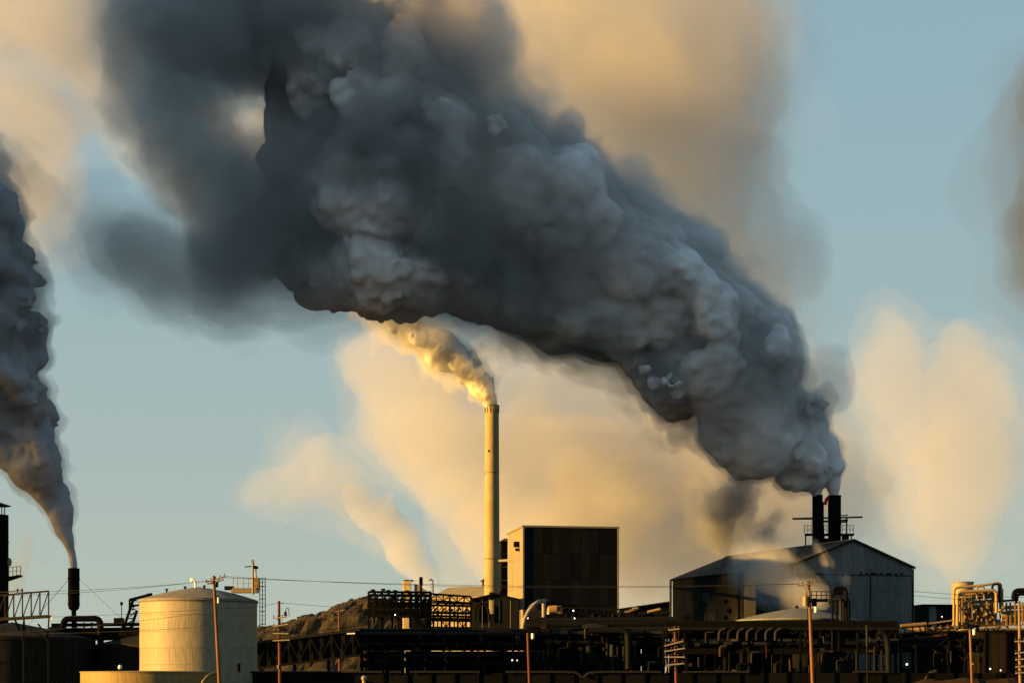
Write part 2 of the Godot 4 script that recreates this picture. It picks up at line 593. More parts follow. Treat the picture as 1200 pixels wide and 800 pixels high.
func truss_side(o: Node3D, a: Array, b: Array, d: float, bays: int, m: Material, w: float, style := 0) -> void:
	# a, b = [px, row of top chord, row of bottom chord]
	beam("chord", P(a[0], a[1], d), P(b[0], b[1], d), w * 1.5, w * 1.5, m, o)
	beam("chord", P(a[0], a[2], d), P(b[0], b[2], d), w * 1.5, w * 1.5, m, o)
	for k in bays + 1:
		var t := float(k) / bays
		var x := lerpf(a[0], b[0], t)
		beam("post", P(x, lerpf(a[1], b[1], t), d), P(x, lerpf(a[2], b[2], t), d), w, w, m, o)
		if k < bays:
			var u := float(k + 1) / bays
			var x2 := lerpf(a[0], b[0], u)
			if style != 1 or k % 2 == 0:
				beam("brace", P(x, lerpf(a[2], b[2], t), d), P(x2, lerpf(a[1], b[1], u), d), w * 0.8, w * 0.8, m, o)
			if style == 2 or (style == 1 and k % 2 == 1):
				beam("brace", P(x, lerpf(a[1], b[1], t), d + 0.05), P(x2, lerpf(a[2], b[2], u), d + 0.05), w * 0.8, w * 0.8, m, o)

func build_left_edge() -> void:
	var d := 300.0
	var o := thing("black_tower", "tall black tower with a flat cap cut by the left edge", "tower", G(-6, d))
	var s := Shell.new()
	var c := G(-4, d)
	lathe(s, c, [Vector2(1.95, 0), Vector2(1.95, 33.7), Vector2(1.9, 33.75), Vector2(0.02, 33.75)], 28)
	skin("shaft", s, M.black, o)
	for y in [8.0, 14.0, 20.0, 24.6, 29.0]:
		s = Shell.new()
		lathe(s, c + Vector3.UP * y, [Vector2(1.95, -0.12), Vector2(2.03, -0.1), Vector2(2.03, 0.1), Vector2(1.95, 0.12)], 28)
		skin("flange", s, M.black, o)
	for px in [-14.0, -8.0, 1.5, 4.8]:
		rod("cap_post", P(px, 603, d), P(px, 591, d), 0.09, M.black, o)
	s = Shell.new()
	lathe(s, c, [Vector2(2.3, 35.3), Vector2(2.45, 35.35), Vector2(0.1, 36.1)], 28)
	skin("cap", s, M.black, o)
	ball("warning_drum", P(10.5, 658.5, d - 0.6), Vector3(0.42, 0.75, 0.42), M.gold_pipe, o)
	var b := sub("balcony", o)
	beam("deck", P(6, 678, d), P(24, 674.5, d), 2.0, 0.3, M.black, b)
	beam("bracket", P(7, 681, d), P(22, 676, d), 0.25, 0.25, M.black, b)
	for e in [-1.0, 1.0]:
		beam("rail", P(9, 664.5, d + e), P(24, 663.5, d + e), 0.09, 0.09, M.black, b)
		beam("rail", P(9, 669.5, d + e), P(24, 668.5, d + e), 0.07, 0.07, M.black, b)
		for px in [10.0, 14.5, 19.0, 23.7]:
			beam("rail_post", P(px, 677, d + e), P(px, 664, d + e), 0.09, 0.09, M.black, b)

	d = 262.0
	o = thing("conveyor_bridge", "brown steel truss conveyor bridge ending above the dark left tank", "conveyor bridge", G(30, d))
	for e in [0.0, 3.2]:
		truss_side(o, [-46, 701.5, 729.5], [56.5, 692.5, 722.5], d + e, 10, M.truss_brown, 0.17)
	for k in 6:
		var px := -40.0 + k * 19.0
		beam("cross_tie", P(px, 701.0 - k * 1.67, d), P(px, 701.0 - k * 1.67, d + 3.2), 0.15, 0.15, M.truss_brown, o)
	beam("deck", P(-46, 728.5, d + 1.6), P(57.5, 722, d + 1.6), 3.4, 0.35, M.truss_brown, o)
	beam("rail", P(-40, 697.5, d + 0.4), P(25, 691.5, d + 0.4), 0.12, 0.12, M.truss_brown, o)
	for px in [20.0, 25.5]:
		beam("rail_post", P(px, 694, d + 0.4), P(px, 689.5, d + 0.4), 0.2, 0.2, M.truss_brown, o)
	for q in [[27.5, 724.5, 25.5, 750.0], [27.5, 724.5, 29.5, 750.0], [57.0, 722.5, 55.0, 750.0], [17.0, 726.0, 27.0, 748.0], [33.0, 738.0, 55.0, 748.0], [44.0, 731.0, 56.0, 747.0], [57.0, 738.0, 80.0, 748.0]]:
		beam("strut", P(q[0], q[1], d + 1.0), P(q[2], q[3], d + 3.0), 0.2, 0.2, M.truss_brown, o)
	for px in [27.0, 56.0]:
		beam("leg", P(px, 748, d + 3.0), G(px, d + 3.0), 0.3, 0.3, M.soot, o)
	block("lamp_box", P(60.5, 724, d), Vector3(0.35, 0, 0), Vector3(0, 0.5, 0), Vector3(0, 0, 0.35), M.porcelain, o)

	d = 300.0
	o = thing("smoking_stack", "short black smokestack on a thin neck, held by guy wires", "smokestack", G(86, d))
	c = G(86, d)
	s = Shell.new()
	lathe(s, c, [Vector2(0.42, 0), Vector2(0.42, 16.9), Vector2(0.9, 17.3), Vector2(1.0, 18.0), Vector2(1.0, 24.35), Vector2(0.86, 24.4), Vector2(0.86, 22.5)], 26)
	skin("flue", s, M.black, o)
	for y in [18.1, 19.9, 22.6]:
		s = Shell.new()
		lathe(s, c + Vector3.UP * y, [Vector2(1.0, -0.12), Vector2(1.08, -0.1), Vector2(1.08, 0.1), Vector2(1.0, 0.12)], 26)
		skin("band", s, M.black, o)
	for q in [[83.0, 727.0], [90.0, 727.0]]:
		beam("knee", P(86, 716, d), P(q[0], q[1], d), 0.14, 0.14, M.black, o)
	for q in [[48.0, 716.0, 8.0], [26.0, 740.0, -14.0], [158.0, 740.0, 6.0]]:
		rod("guy_wire", P(86, 672, d), P(q[0], q[1], d + q[2]), 0.022, M.cable, o)

	o = thing("pipe_loop_rack", "black rack with a long looped pipe beside the short smokestack", "pipe rack", G(95, 292))
	d = 292.0
	tube("loop_pipe", [P(58, 738, d), P(74, 737, d), P(74.5, 725, d), P(117, 724.6, d), P(117.4, 741, d), P(117.4, 770, d)], 0.55, M.black, o, 10, 1.1)
	for y in [731.5, 737.0, 743.0]:
		rod("cross_pipe", P(60, y + 0.8, d + 1), P(166, y - 0.2, d + 1), 0.3 if y < 740.0 else 0.75, M.black, o)
	for k in 12:
		beam("rack_post", P(62 + k * 9, 742, d + 0.4), P(62 + k * 9, 729.0 if k in [3, 4, 5, 9] else 735.5, d + 0.4), 0.22, 0.22, M.black, o)
	for px in [64.0, 110.0, 150.0]:
		beam("leg", P(px, 744, d + 1), G(px, d + 1), 0.4, 0.4, M.black, o)
	beam("girder", P(56, 748, d + 1), P(168, 746.5, d + 1), 0.8, 0.9, M.black, o)
	rod("lamp_mast", P(142, 742, d), P(142, 708.5, d), 0.07, M.black, o)
	block("mast_lamp", P(142, 707, d), Vector3(0.4, 0, 0), Vector3(0, 0.55, 0), Vector3(0, 0, 0.4), M.black, o)
	block("switch_box", P(139, 727, d), Vector3(1.6, 0, 0), Vector3(0, 0.9, 0), Vector3(0, 0, 1.0), M.black, o)

	d = 300.0
	o = thing("elevator_frame", "black inclined elevator frame leaning up beside the cream tank", "elevator", G(150, d))
	for e in [0.0, 2.4]:
		beam("stringer", P(141, 746, d + e), P(156, 702, d + e), 0.3, 0.45, M.black, o)
		beam("stringer", P(150, 746, d + e), P(160, 715, d + e), 0.3, 0.45, M.black, o)
		beam("head_beam", P(151, 703, d + e), P(178, 696, d + e), 0.25, 0.5, M.black, o)
		beam("head_post", P(151.5, 703, d + e), P(151.5, 716, d + e), 0.3, 0.3, M.black, o)
		beam("head_beam", P(152, 711, d + e), P(172, 706.5, d + e), 0.2, 0.3, M.black, o)
	for k in 8:
		beam("tread", P(143.0 + k * 1.9, 740.0 - k * 5.2, d), P(151.5 + k * 1.2, 740.0 - k * 5.2, d), 1.4, 0.16, M.black, o)
	for k in 4:
		beam("brace", P(147.0 + k * 2.6, 738.0 - k * 8.0, d), P(157.0, 733.0 - k * 8.0, d), 0.16, 0.16, M.black, o)

# ---------------------------------------------------------------- the large middle buildings

func panel_wall(o: Node3D, called: String, bl: Vector3, u: Vector3, v: Vector3, nx: int, ny: int, gap: float, thick: float, mats: Array) -> void:
	var n := u.cross(v).normalized()
	for i in nx:
		for j in ny:
			var c := bl + u * ((i + 0.5) / nx) + v * ((j + 0.5) / ny) + n * (rng.randf() * 0.02 - thick * 0.5)
			block(called, c, u * (1.0 / nx) - u.normalized() * gap, v * (1.0 / ny) - v.normalized() * gap, n * thick, mats[rng.randi() % mats.size()], o)

func build_big_buildings() -> void:
	# chimney
	var c := G(576.5, 402)
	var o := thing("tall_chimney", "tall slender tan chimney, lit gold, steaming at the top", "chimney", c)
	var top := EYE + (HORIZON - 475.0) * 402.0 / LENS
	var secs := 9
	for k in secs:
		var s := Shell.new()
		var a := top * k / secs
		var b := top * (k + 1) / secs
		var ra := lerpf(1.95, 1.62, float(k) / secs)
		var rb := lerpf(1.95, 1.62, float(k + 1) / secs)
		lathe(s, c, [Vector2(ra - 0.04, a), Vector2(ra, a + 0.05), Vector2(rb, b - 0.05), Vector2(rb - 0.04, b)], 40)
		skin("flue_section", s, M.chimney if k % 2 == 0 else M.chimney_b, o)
	for y in [top - 15.9, top - 36.2]:
		var s := Shell.new()
		var r := lerpf(1.95, 1.62, y / top)
		lathe(s, c + Vector3.UP * y, [Vector2(r, -0.14), Vector2(r + 0.06, -0.1), Vector2(r + 0.06, 0.1), Vector2(r, 0.14)], 40)
		skin("band", s, M.gold_pipe_b, o)
	var s := Shell.new()
	lathe(s, c + Vector3.UP * top, [Vector2(1.62, -0.35), Vector2(1.74, -0.3), Vector2(1.74, 0.02), Vector2(1.45, 0.04), Vector2(1.4, -1.5)], 40)
	skin("top_rim", s, M.rust, o)
	for k in 14:
		var a := TAU * k / 14.0
		var q := c + Vector3(cos(a) * 1.67, top - 1.1, sin(a) * 1.67)
		block("rim_bracket", q, Vector3(0.12, 0, 0), Vector3(0, 1.4, 0), Vector3(0, 0, 0.12), M.rust, o)
	block("sample_port", c + Vector3(-0.72, top - 10.9, 1.5), Vector3(0.4, 0, 0), Vector3(0, 0.4, 0), Vector3(0, 0, 0.3), M.soot, o)
	# box building, turned a little to the right
	var d := 284.0
	var a := G(613, d)
	var ang := deg_to_rad(10.0)
	var u := Vector3(cos(ang), 0, -sin(ang))     # along the front, towards the right
	var w := Vector3(-sin(ang), 0, -cos(ang))    # along the side, away
	var L := 16.3
	var D := 15.0
	var H := EYE + (HORIZON - 617.5) * d / LENS
	o = thing("boiler_house", "tall windowless box building, black front and lit cream left wall", "building", a)
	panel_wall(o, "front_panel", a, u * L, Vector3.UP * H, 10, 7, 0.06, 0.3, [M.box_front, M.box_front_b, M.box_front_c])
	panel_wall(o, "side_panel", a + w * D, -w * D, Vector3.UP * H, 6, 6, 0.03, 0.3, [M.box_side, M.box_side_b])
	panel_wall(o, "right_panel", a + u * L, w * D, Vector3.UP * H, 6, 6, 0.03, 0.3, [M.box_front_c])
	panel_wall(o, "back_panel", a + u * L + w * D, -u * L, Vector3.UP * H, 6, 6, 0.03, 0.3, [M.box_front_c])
	block("roof", a + u * L * 0.5 + w * D * 0.5 + Vector3.UP * (H - 0.1), u * (L - 0.7), Vector3.UP * 0.3, w * (D - 0.7), M.roof, o)
	block("roof_trim", a + u * L * 0.5 + Vector3.UP * (H + 0.16) - w * 0.05, u * (L + 0.3), Vector3.UP * 0.3, w * 0.25, M.trim, o)
	block("roof_trim", a + w * (D * 0.5 + 0.12) + Vector3.UP * (H + 0.16) - u * 0.05, u * 0.25, Vector3.UP * 0.3, w * D, M.trim, o)
	block("corner_trim", a - w * 0.06 + u * 0.05 + Vector3.UP * H * 0.5, u * 0.25, Vector3.UP * (H - 0.02), w * 0.25, M.trim, o)
	block("corner_trim", a + u * (L - 0.05) - w * 0.06 + Vector3.UP * H * 0.5, u * 0.22, Vector3.UP * (H - 0.02), w * 0.25, M.trim, o)
	block("wall_unit", a + w * 3.6 - u * 0.5 + Vector3.UP * (H - 2.6), u * 0.8, Vector3.UP * 0.9, w * 1.0, M.soot, o)
	block("wall_unit", a + w * 3.4 - u * 0.4 + Vector3.UP * (H - 3.5), u * 0.6, Vector3.UP * 0.45, w * 0.7, M.rust, o)
	# shaft behind it
	o = thing("lift_shaft", "narrow black shaft between the chimney and the box building", "building", G(592, 416))
	var hs := EYE + (HORIZON - 633.0) * 416.0 / LENS
	panel_wall(o, "front_panel", G(587.6, 416), u * 2.1, Vector3.UP * hs, 1, 12, 0.03, 0.3, [M.black])
	panel_wall(o, "side_panel", G(587.6, 416) + w * 6.0, -w * 6.0, Vector3.UP * hs, 1, 12, 0.03, 0.3, [M.soot])
	block("roof", G(592.5, 418.6) + Vector3.UP * (hs + 0.1), u * 2.6, Vector3(0.9, 0.6, 0), w * 6.4, M.box_side, o)
	tube("breech_pipe", [P(585, 657, 401), P(596, 656.4, 345), P(603, 655, 293)], 0.3, M.pale_pipe, o, 8)
	# dark domed works in front of the box building
	d = 276.0
	o = thing("hooded_works", "dark works under a pale curved duct below the box building", "works building", G(626, d))
	panel_wall(o, "front_panel", G(616, d), Vector3(3.7, 0, 0), Vector3.UP * (EYE + 80.0 * d / LENS), 4, 6, 0.03, 0.3, [M.shed, M.shed_b])
	s = Shell.new()
	lathe(s, G(628, d + 3.2), [Vector2(1.8, 0), Vector2(1.8, 14.5), Vector2(1.6, 16.0), Vector2(1.1, 17.1), Vector2(0.03, 17.6)], 24)
	skin("silo_shell", s, M.shed, o)
	var dn := d - 5.0
	tube("curved_duct", [P(612.5, 745, dn), P(613.2, 733, dn), P(615.5, 724, dn), P(619.5, 716, dn), P(625, 709, dn), P(631.5, 705, dn), P(640, 704, d + 3)], 0.34, M.pale_pipe, o, 10, 0.0)
	rod("vent_pipe", P(637.4, 724, d), P(637.4, 704.5, d), 0.36, M.pale_pipe, o)
	for q in [[628.0, 729.0, 3.4], [642.0, 731.0, 2.4]]:
		block("plinth", P(q[0], q[1], d - 0.6), Vector3(q[2], 0, 0), Vector3(0, 1.6, 0), Vector3(0, 0, 1.2), M.rust if q[2] < 3.0 else M.shed_b, o)
	rod("small_tank", P(644, 714.5, d), P(653.5, 713.8, d), 0.7, M.gold_pipe, o)
	ball("tank_end", P(644, 714.5, d), Vector3(0.45, 0.7, 0.7), M.gold_pipe, o)
	block("tank_cradle", P(655, 714, d), Vector3(0.9, 0, 0), Vector3(0, 1.4, 0), Vector3(0, 0, 1.0), M.gold_pipe_b, o)
	for q in [[642.0, 718.0, 0.3], [644.5, 729.5, 0.45], [650.0, 727.0, 0.3]]:
		block("valve_box", P(q[0], q[1], d - 1.4), Vector3(q[2], 0, 0), Vector3(0, q[2] * 1.6, 0), Vector3(0, 0, q[2]), M.porcelain, o)

# ---------------------------------------------------------------- lattice gallery and the shed beside it

func build_gallery() -> void:
	var d := 330.0
	var o := thing("pipe_gallery", "black open gallery crowded with pipes and braces, seen against pale steam", "steel gallery", G(468, d))
	for e in [0.0, 4.5]:
		truss_side(o, [431.5, 693.5, 702.5], [505, 694.0, 703.0], d + e, 9, M.black, 0.3, 0)
		truss_side(o, [431.5, 702.5, 713.5], [505, 703.0, 714.0], d + e, 9, M.black, 0.26, 2)
		truss_side(o, [431.5, 713.5, 722.0], [505, 714.0, 722.5], d + e, 9, M.black, 0.34, 1)
	for k in 10:
		beam("cross_tie", P(431.5 + k * 8.17, 694, d), P(431.5 + k * 8.17, 694, d + 4.5), 0.2, 0.2, M.black, o)
	for q in [[427, 717.0, 0.55], [430, 720.5, 0.4], [431, 709.0, 0.45], [431, 706.5, 0.3], [431, 697.3, 0.3]]:
		rod("gallery_pipe", P(q[0], q[1], d + 2.0), P(506, q[1] + 0.6, d + 2.0), q[2], M.black, o)
	for k in 7:
		var x := 436.0 + k * 10.3 + rng.randf() * 4.0
		tube("riser_pipe", [P(x, 736, d + 1.0), P(x, 699.0 + rng.randf() * 8.0, d + 1.0), P(x + 3.0 + rng.randf() * 4.0, 698.0 + rng.randf() * 8.0, d + 2.5)], 0.18 + rng.randf() * 0.16, M.black, o, 7)
	for px in [432.0, 449.0, 467.0, 486.0, 504.0]:
		beam("leg", P(px, 722, d + 1.0), G(px, d + 1.0), 0.45, 0.45, M.black, o)
	beam("leg", P(486, 722, d + 1.2), P(500, 738, d + 1.2), 5.0, 0.9, M.black, o)
	for q in [[433, 741, 441, 730], [455, 731, 462, 742], [446, 745, 452, 739]]:
		rod("stay", P(q[0], q[1], d - 1), P(q[2], q[3], d - 1), 0.2, M.grey_pipe, o)
	for q in [[437.0, 691.5], [449.0, 690.8], [455.0, 692.2], [463.0, 692.4], [477.0, 692.8]]:
		block("valve_wheel", P(q[0], q[1], d + 0.4), Vector3(0.8, 0, 0), Vector3(0, 0.4, 0), Vector3(0, 0, 0.5), M.black, o)
	rod("mast", P(493.3, 722, d - 1), P(493.3, 678, d - 1), 0.24, M.black, o)
	rod("mast", P(493.3, 686, d - 1), P(493.3, 676, d - 1), 0.36, M.black, o)
	tube("swan_neck", [P(507.5, 700, d + 2), P(507.5, 681, d + 2), P(505.6, 678, d + 2), P(502.2, 680.5, d + 2)], 0.1, M.soot, o, 7, 0.4)
	for k in 5:
		beam("ladder_rung", P(504.5, 680.0 + k * 4.0, d + 2), P(508, 680.0 + k * 4.0, d + 2), 0.1, 0.1, M.soot, o)

	o = thing("cross_braced_frame", "black cross braced frame with light showing through its bays", "steel frame", G(530, 326))
	d = 326.0
	for e in [0.0, 3.5]:
		truss_side(o, [503, 695.5, 703.5], [552, 699.0, 706.5], d + e, 6, M.black, 0.24, 1)
		truss_side(o, [503, 706.0, 717.0], [552, 707.5, 718.0], d + e, 5, M.black, 0.22, 2 if e == 0.0 else 0)
		truss_side(o, [503, 718.0, 735.0], [552, 719.0, 735.5], d + e, 5, M.black, 0.24, 1)
		beam("floor_beam", P(500, 725.5, d + e), P(553, 726.5, d + e), 0.7, 0.75, M.black, o)
	for px in [503.0, 527.0, 552.0]:
		beam("leg", P(px, 700, d - 0.3), G(px, d - 0.3), 0.4, 0.4, M.black, o)
	for q in [[504, 709.0], [504, 721.5]]:
		rod("cross_pipe", P(q[0], q[1], d + 1.5), P(552, q[1] + 1.0, d + 1.5), 0.22, M.black, o)
	for k in 5:
		var x := 508.0 + k * 9.5
		tube("riser_pipe", [P(x, 738, d + 1.8), P(x, 712.0 + rng.randf() * 6.0, d + 1.8), P(x + 4.0, 711.0 + rng.randf() * 6.0, d + 1.8)], 0.2, M.black, o, 7)

	# pale buildings lit behind the frame
	d = 425.0
	var u := Vector3(cos(0.62), 0, sin(0.62))
	var w := Vector3(-u.z, 0, u.x) * -1.0
	var a := G(505, d)
	o = thing("pale_low_building", "pale low building with a gabled roof glowing behind the black frame", "building", a)
	var Hh := EYE + (HORIZON - 701.0) * d / LENS
	panel_wall(o, "front_panel", a, u * 18.5, Vector3.UP * Hh, 7, 4, 0.03, 0.25, [M.box_side, M.box_side_b])
	panel_wall(o, "end_panel", a + w * 14.0, -w * 14.0, Vector3.UP * Hh, 4, 4, 0.03, 0.25, [M.box_side])
	panel_wall(o, "end_panel", a + u * 18.5, w * 14.0, Vector3.UP * Hh, 4, 4, 0.03, 0.25, [M.box_side])
	var ridge := a + w * 7.0 + Vector3.UP * (Hh + 3.0)
	for k in 7:
		var s := Shell.new()
		var p := a + u * (k * 18.5 / 7.0) + Vector3.UP * Hh - w * 0.6
		var q := ridge + u * (k * 18.5 / 7.0)
		slab(s, [p, q, q + u * 2.6, p + u * 2.6], Vector3(0, -0.2, 0))
		skin("roof_panel", s, M.box_side if k % 2 else M.box_side_b, o)
	var s2 := Shell.new()
	slab(s2, [ridge, a + w * 14.6 + Vector3.UP * Hh, a + w * 14.6 + u * 18.5 + Vector3.UP * Hh, ridge + u * 18.5], Vector3(0, -0.2, 0))
	skin("roof_slope", s2, M.roof, o)
	block("ridge_vent", ridge + u * 12.5 + Vector3.UP * 0.6, u * 2.6, Vector3.UP * 1.1, w * 1.6, M.rust, o)
	s2 = Shell.new()
	var rv := ridge + u * 10.8 + Vector3.UP * 1.1 - w * 1.2
	slab(s2, [rv, rv + u * 1.7 + Vector3.UP * 0.9, rv + u * 3.4], w * 2.4)
	skin("vent_hood", s2, M.soot, o)
	# small lit hopper house
	d = 450.0
	o = thing("hopper_house", "small pale hopper tower lit above the pipe gallery", "hopper tower", G(480, d))
	var hb := EYE + (HORIZON - 680.0) * d / LENS
	panel_wall(o, "front_panel", G(473.5, d), Vector3(1.75, 0, 0.5), Vector3.UP * hb, 1, 8, 0.03, 0.3, [M.box_side])
	panel_wall(o, "side_panel", G(473.5, d) + Vector3(-0.6, 0, -2.5), Vector3(0.6, 0, 2.5), Vector3.UP * hb, 1, 8, 0.03, 0.3, [M.box_side_b])
	block("top_slab", P(478.5, 680, d + 1), Vector3(2.6, 0, 0), Vector3(0, 0.2, 0), Vector3(0, 0, 3.0), M.rust, o)
	var s3 := Shell.new()
	slab(s3, [P(485.5, 697, d), P(485.5, 684, d), P(488.5, 684.5, d), P(500, 692, d), P(500, 697, d)], Vector3(0, 0, -3.0))
	skin("chute", s3, M.box_side, o)
	for px in [482.0, 486.5, 499.0]:
		beam("leg", P(px, 694, d + 1.5), G(px, d + 1.5), 0.35, 0.35, M.rust, o)
	rod("stay", P(481, 681.5, d), P(493, 679.0, d), 0.05, M.rust, o)

	# the open shed
	d = 280.0
	o = thing("gable_shed", "dark gabled open shed with light through two tall door gaps", "shed", G(580, d))
	var strips := [[553.0, 565.0], [565.2, 573.0], [579.0, 584.8], [588.4, 598.0], [598.2, 608.0]]
	for q in strips:
		var s := Shell.new()
		var t0: float = 701.0 - 6.0 * (1.0 - absf(q[0] - 580.0) / 27.5)
		var t1: float = 701.0 - 6.0 * (1.0 - absf(q[1] - 580.0) / 27.5)
		slab(s, [P(q[0], 745, d), P(q[0], t0, d), P(q[1], t1, d), P(q[1], 745, d)], Vector3(0, 0, -0.25))
		skin("wall_panel", s, M.shed if rng.randf() < 0.5 else M.shed_b, o)
	for q in [[573.2, 578.8, 703.0, 693.8, 719.0], [585.0, 588.2, 702.5, 695.2, 727.0]]:
		var s := Shell.new()
		slab(s, [P(q[0], q[2], d), P(q[0], q[3], d), P(q[1], q[3], d), P(q[1], q[2], d)], Vector3(0, 0, -0.25))
		skin("lintel_panel", s, M.shed_b, o)
		s = Shell.new()
		slab(s, [P(q[0], 745, d), P(q[0], q[4], d), P(q[1], q[4], d), P(q[1], 745, d)], Vector3(0, 0, -0.25))
		skin("sill_panel", s, M.shed_b, o)
	for e in [[551.0, 702.0, 580.0, 694.6], [580.0, 694.6, 609.5, 702.0]]:
		for k in 3:
			var s := Shell.new()
			var f := P(e[0], e[1], d) + Vector3(0, 0, 0.5 - k * 2.2)
			var g := P(e[2], e[3], d) + Vector3(0, 0, 0.5 - k * 2.2)
			slab(s, [f, f + Vector3(0, 0, -2.17), g + Vector3(0, 0, -2.17), g], Vector3(0, -0.28, 0))
			skin("roof_panel", s, M.black, o)
	for e in [553.0, 608.0]:
		for z in [0.4, 6.2]:
			beam("post", P(e, 702, d) - Vector3(0, 0, z), G(e, d) - Vector3(0, 0, z), 0.3, 0.3, M.black, o)
	rod("door_rail", P(553, 738, d - 0.6), P(608, 737.5, d - 0.6), 0.3, M.steel, o)
	tube("door_pipe", [P(556, 728, d - 0.4), P(556.5, 710, d - 0.4), P(566, 706.5, d - 0.4), P(572, 712, d - 0.4), P(574, 728, d - 0.4)], 0.2, M.soot, o, 7)
	block("ground_sill", P(580, 742, d - 0.1), Vector3(8.3, 0, 0), Vector3(0, 1.0, 0), Vector3(0, 0, 0.5), M.black, o)

# ---------------------------------------------------------------- pipework and sheds in the middle

func build_middle() -> void:
	# long inclined covered gallery below the hill
	var d := 272.0
	var o := thing("inclined_conveyor", "long dark covered conveyor sloping up below the brown hill", "conveyor", G(360, d))
	for k in 10:
		var x0 := 301.0 + k * 12.5
		var x1 := x0 + 12.4
		var s := Shell.new()
		var f := func(x: float) -> float: return 753.5 - (x - 301.0) * 0.125
		slab(s, [P(x0, f.call(x0) + 28.5, d), P(x0, f.call(x0), d), P(x1, f.call(x1), d), P(x1, f.call(x1) + 28.5, d)], Vector3(0, 0, -0.2))
		skin("cladding_panel", s, M.shed_b if k % 3 else M.soot, o)
		beam("post", P(x0, f.call(x0), d - 0.25), P(x0, f.call(x0) + 28.5, d - 0.25), 0.2, 0.2, M.steel, o)
		if k % 2 == 0:
			beam("brace", P(x0, f.call(x0) + 27.0, d - 0.25), P(x1, f.call(x1) + 2.0, d - 0.25), 0.2, 0.16, M.steel, o)
		else:
			beam("brace", P(x0, f.call(x0) + 2.0, d - 0.25), P(x1, f.call(x1) + 27.0, d - 0.25), 0.2, 0.16, M.steel, o)
	beam("roof_edge", P(299, 753, d - 0.3), P(427, 737.2, d - 0.3), 0.5, 0.35, M.grey_pipe, o)
	beam("roof", P(299, 752.6, d + 1.8), P(427, 736.6, d + 1.8), 3.6, 0.2, M.soot, o)
	beam("sill", P(299, 783, d - 0.3), P(427, 767, d - 0.3), 0.4, 0.35, M.steel, o)
	rod("hand_rail", P(345, 742.5, d), P(426, 732.5, d), 0.05, M.steel, o)
	for k in 10:
		rod("rail_post", P(346 + k * 8.6, 748.0 - k * 1.07, d), P(346 + k * 8.6, 742.5 - k * 1.07, d), 0.05, M.steel, o)
	for px in [306.0, 345.0, 385.0, 424.0]:
		beam("leg", P(px, 762, d + 1.5), G(px, d + 1.5), 0.5, 0.5, M.black, o)
	block("sign_board", P(411, 742.2, d - 0.5), Vector3(1.3, 0.06, 0), Vector3(0, 0.22, 0), Vector3(0, 0, 0.1), M.porcelain, o)

	# walkway full of pipes in front of the box building
	d = 272.0
	o = thing("pipe_walkway", "dark railed pipe walkway running below the box building front", "pipe bridge", G(700, d))
	for e in [0.0, 2.6]:
		truss_side(o, [653, 711.5, 724.5], [728, 714.0, 725.5], d + e, 11, M.soot, 0.15, 1)
	for q in [[640, 727.0, 0.45, "steel"], [640, 731.5, 0.6, "soot"], [648, 735.5, 0.35, "grey_pipe"], [640, 738.5, 0.5, "black"], [640, 742.0, 0.75, "soot"]]:
		rod("long_pipe", P(q[0], q[1], d - 1.2), P(790, q[1] - 1.2, d - 1.2), q[2], M[q[3]], o)
	for k in 9:
		var x := 662.0 + k * 8.0 + rng.randf() * 3.0
		tube("riser_pipe", [P(x, 740, d - 0.6), P(x, 718.0 + rng.randf() * 6.0, d - 0.6), P(x + 3.5, 717.0 + rng.randf() * 6.0, d + 0.6)], 0.16 + 0.16 * rng.randf(), M.steel if k % 2 else M.soot, o, 7)
	for k in 5:
		var x := 684.0 + k * 4.0
		tube("hood_pipe", [P(x, 738, d - 1.6), P(x, 733.0 + (k % 2), d - 1.6), P(x + 12.0, 732.2, d - 1.6)], 0.3, M.grey_pipe if k < 2 else M.steel, o, 8)
	for px in [648.0, 676.0, 704.0, 732.0, 764.0, 786.0]:
		beam("leg", P(px, 726, d + 1.0), G(px, d + 1.0), 0.5, 0.5, M.black, o)

	d = 274.0
	o = thing("slant_conveyor", "slender conveyor slanting up to the sloped black shed, catching sunlight", "conveyor", G(725, d))
	for e in [0.0, 1.4]:
		beam("stringer", P(700, 728, d + e), P(748, 712.4, d + e), 0.16, 0.35, M.gold_pipe_b, o)
		beam("rail", P(702, 724.5, d + e), P(748, 709.6, d + e), 0.07, 0.07, M.steel, o)
		for k in 7:
			var x := 703.0 + k * 7.2
			beam("rail_post", P(x, 727.0 - k * 2.34, d + e), P(x, 724.0 - k * 2.34, d + e), 0.08, 0.08, M.steel, o)
	for k in 8:
		rod("roller", P(704 + k * 5.8, 726.0 - k * 1.9, d), P(704 + k * 5.8, 726.0 - k * 1.9, d + 1.4), 0.17, M.pale_pipe if k % 3 == 1 else M.gold_pipe_b, o)
	for px in [712.0, 732.0, 746.0]:
		beam("leg", P(px, 725.0 - (px - 710.0) * 0.32, d + 0.7), G(px, d + 0.7), 0.3, 0.3, M.black, o)
	rod("lit_pipe", P(725.5, 719.5, d - 0.6), P(735, 717.6, d - 0.6), 0.22, M.pale_pipe, o)
	rod("lit_pipe", P(759, 717.2, d - 0.6), P(774, 713.8, d - 0.6), 0.24, M.gold_pipe, o)
	rod("lit_pipe", P(741, 713.6, d - 0.8), P(747, 712.4, d - 0.8), 0.2, M.pale_pipe, o)
	tube("return_pipe", [P(724, 727, d - 0.4), P(756, 721, d - 0.4), P(785, 717.5, d - 0.4)], 0.24, M.steel, o, 8)

	d = 354.0
	o = thing("sloped_shed", "black lean-to shed with a single sloping roof left of the warehouse", "shed", G(765, d))
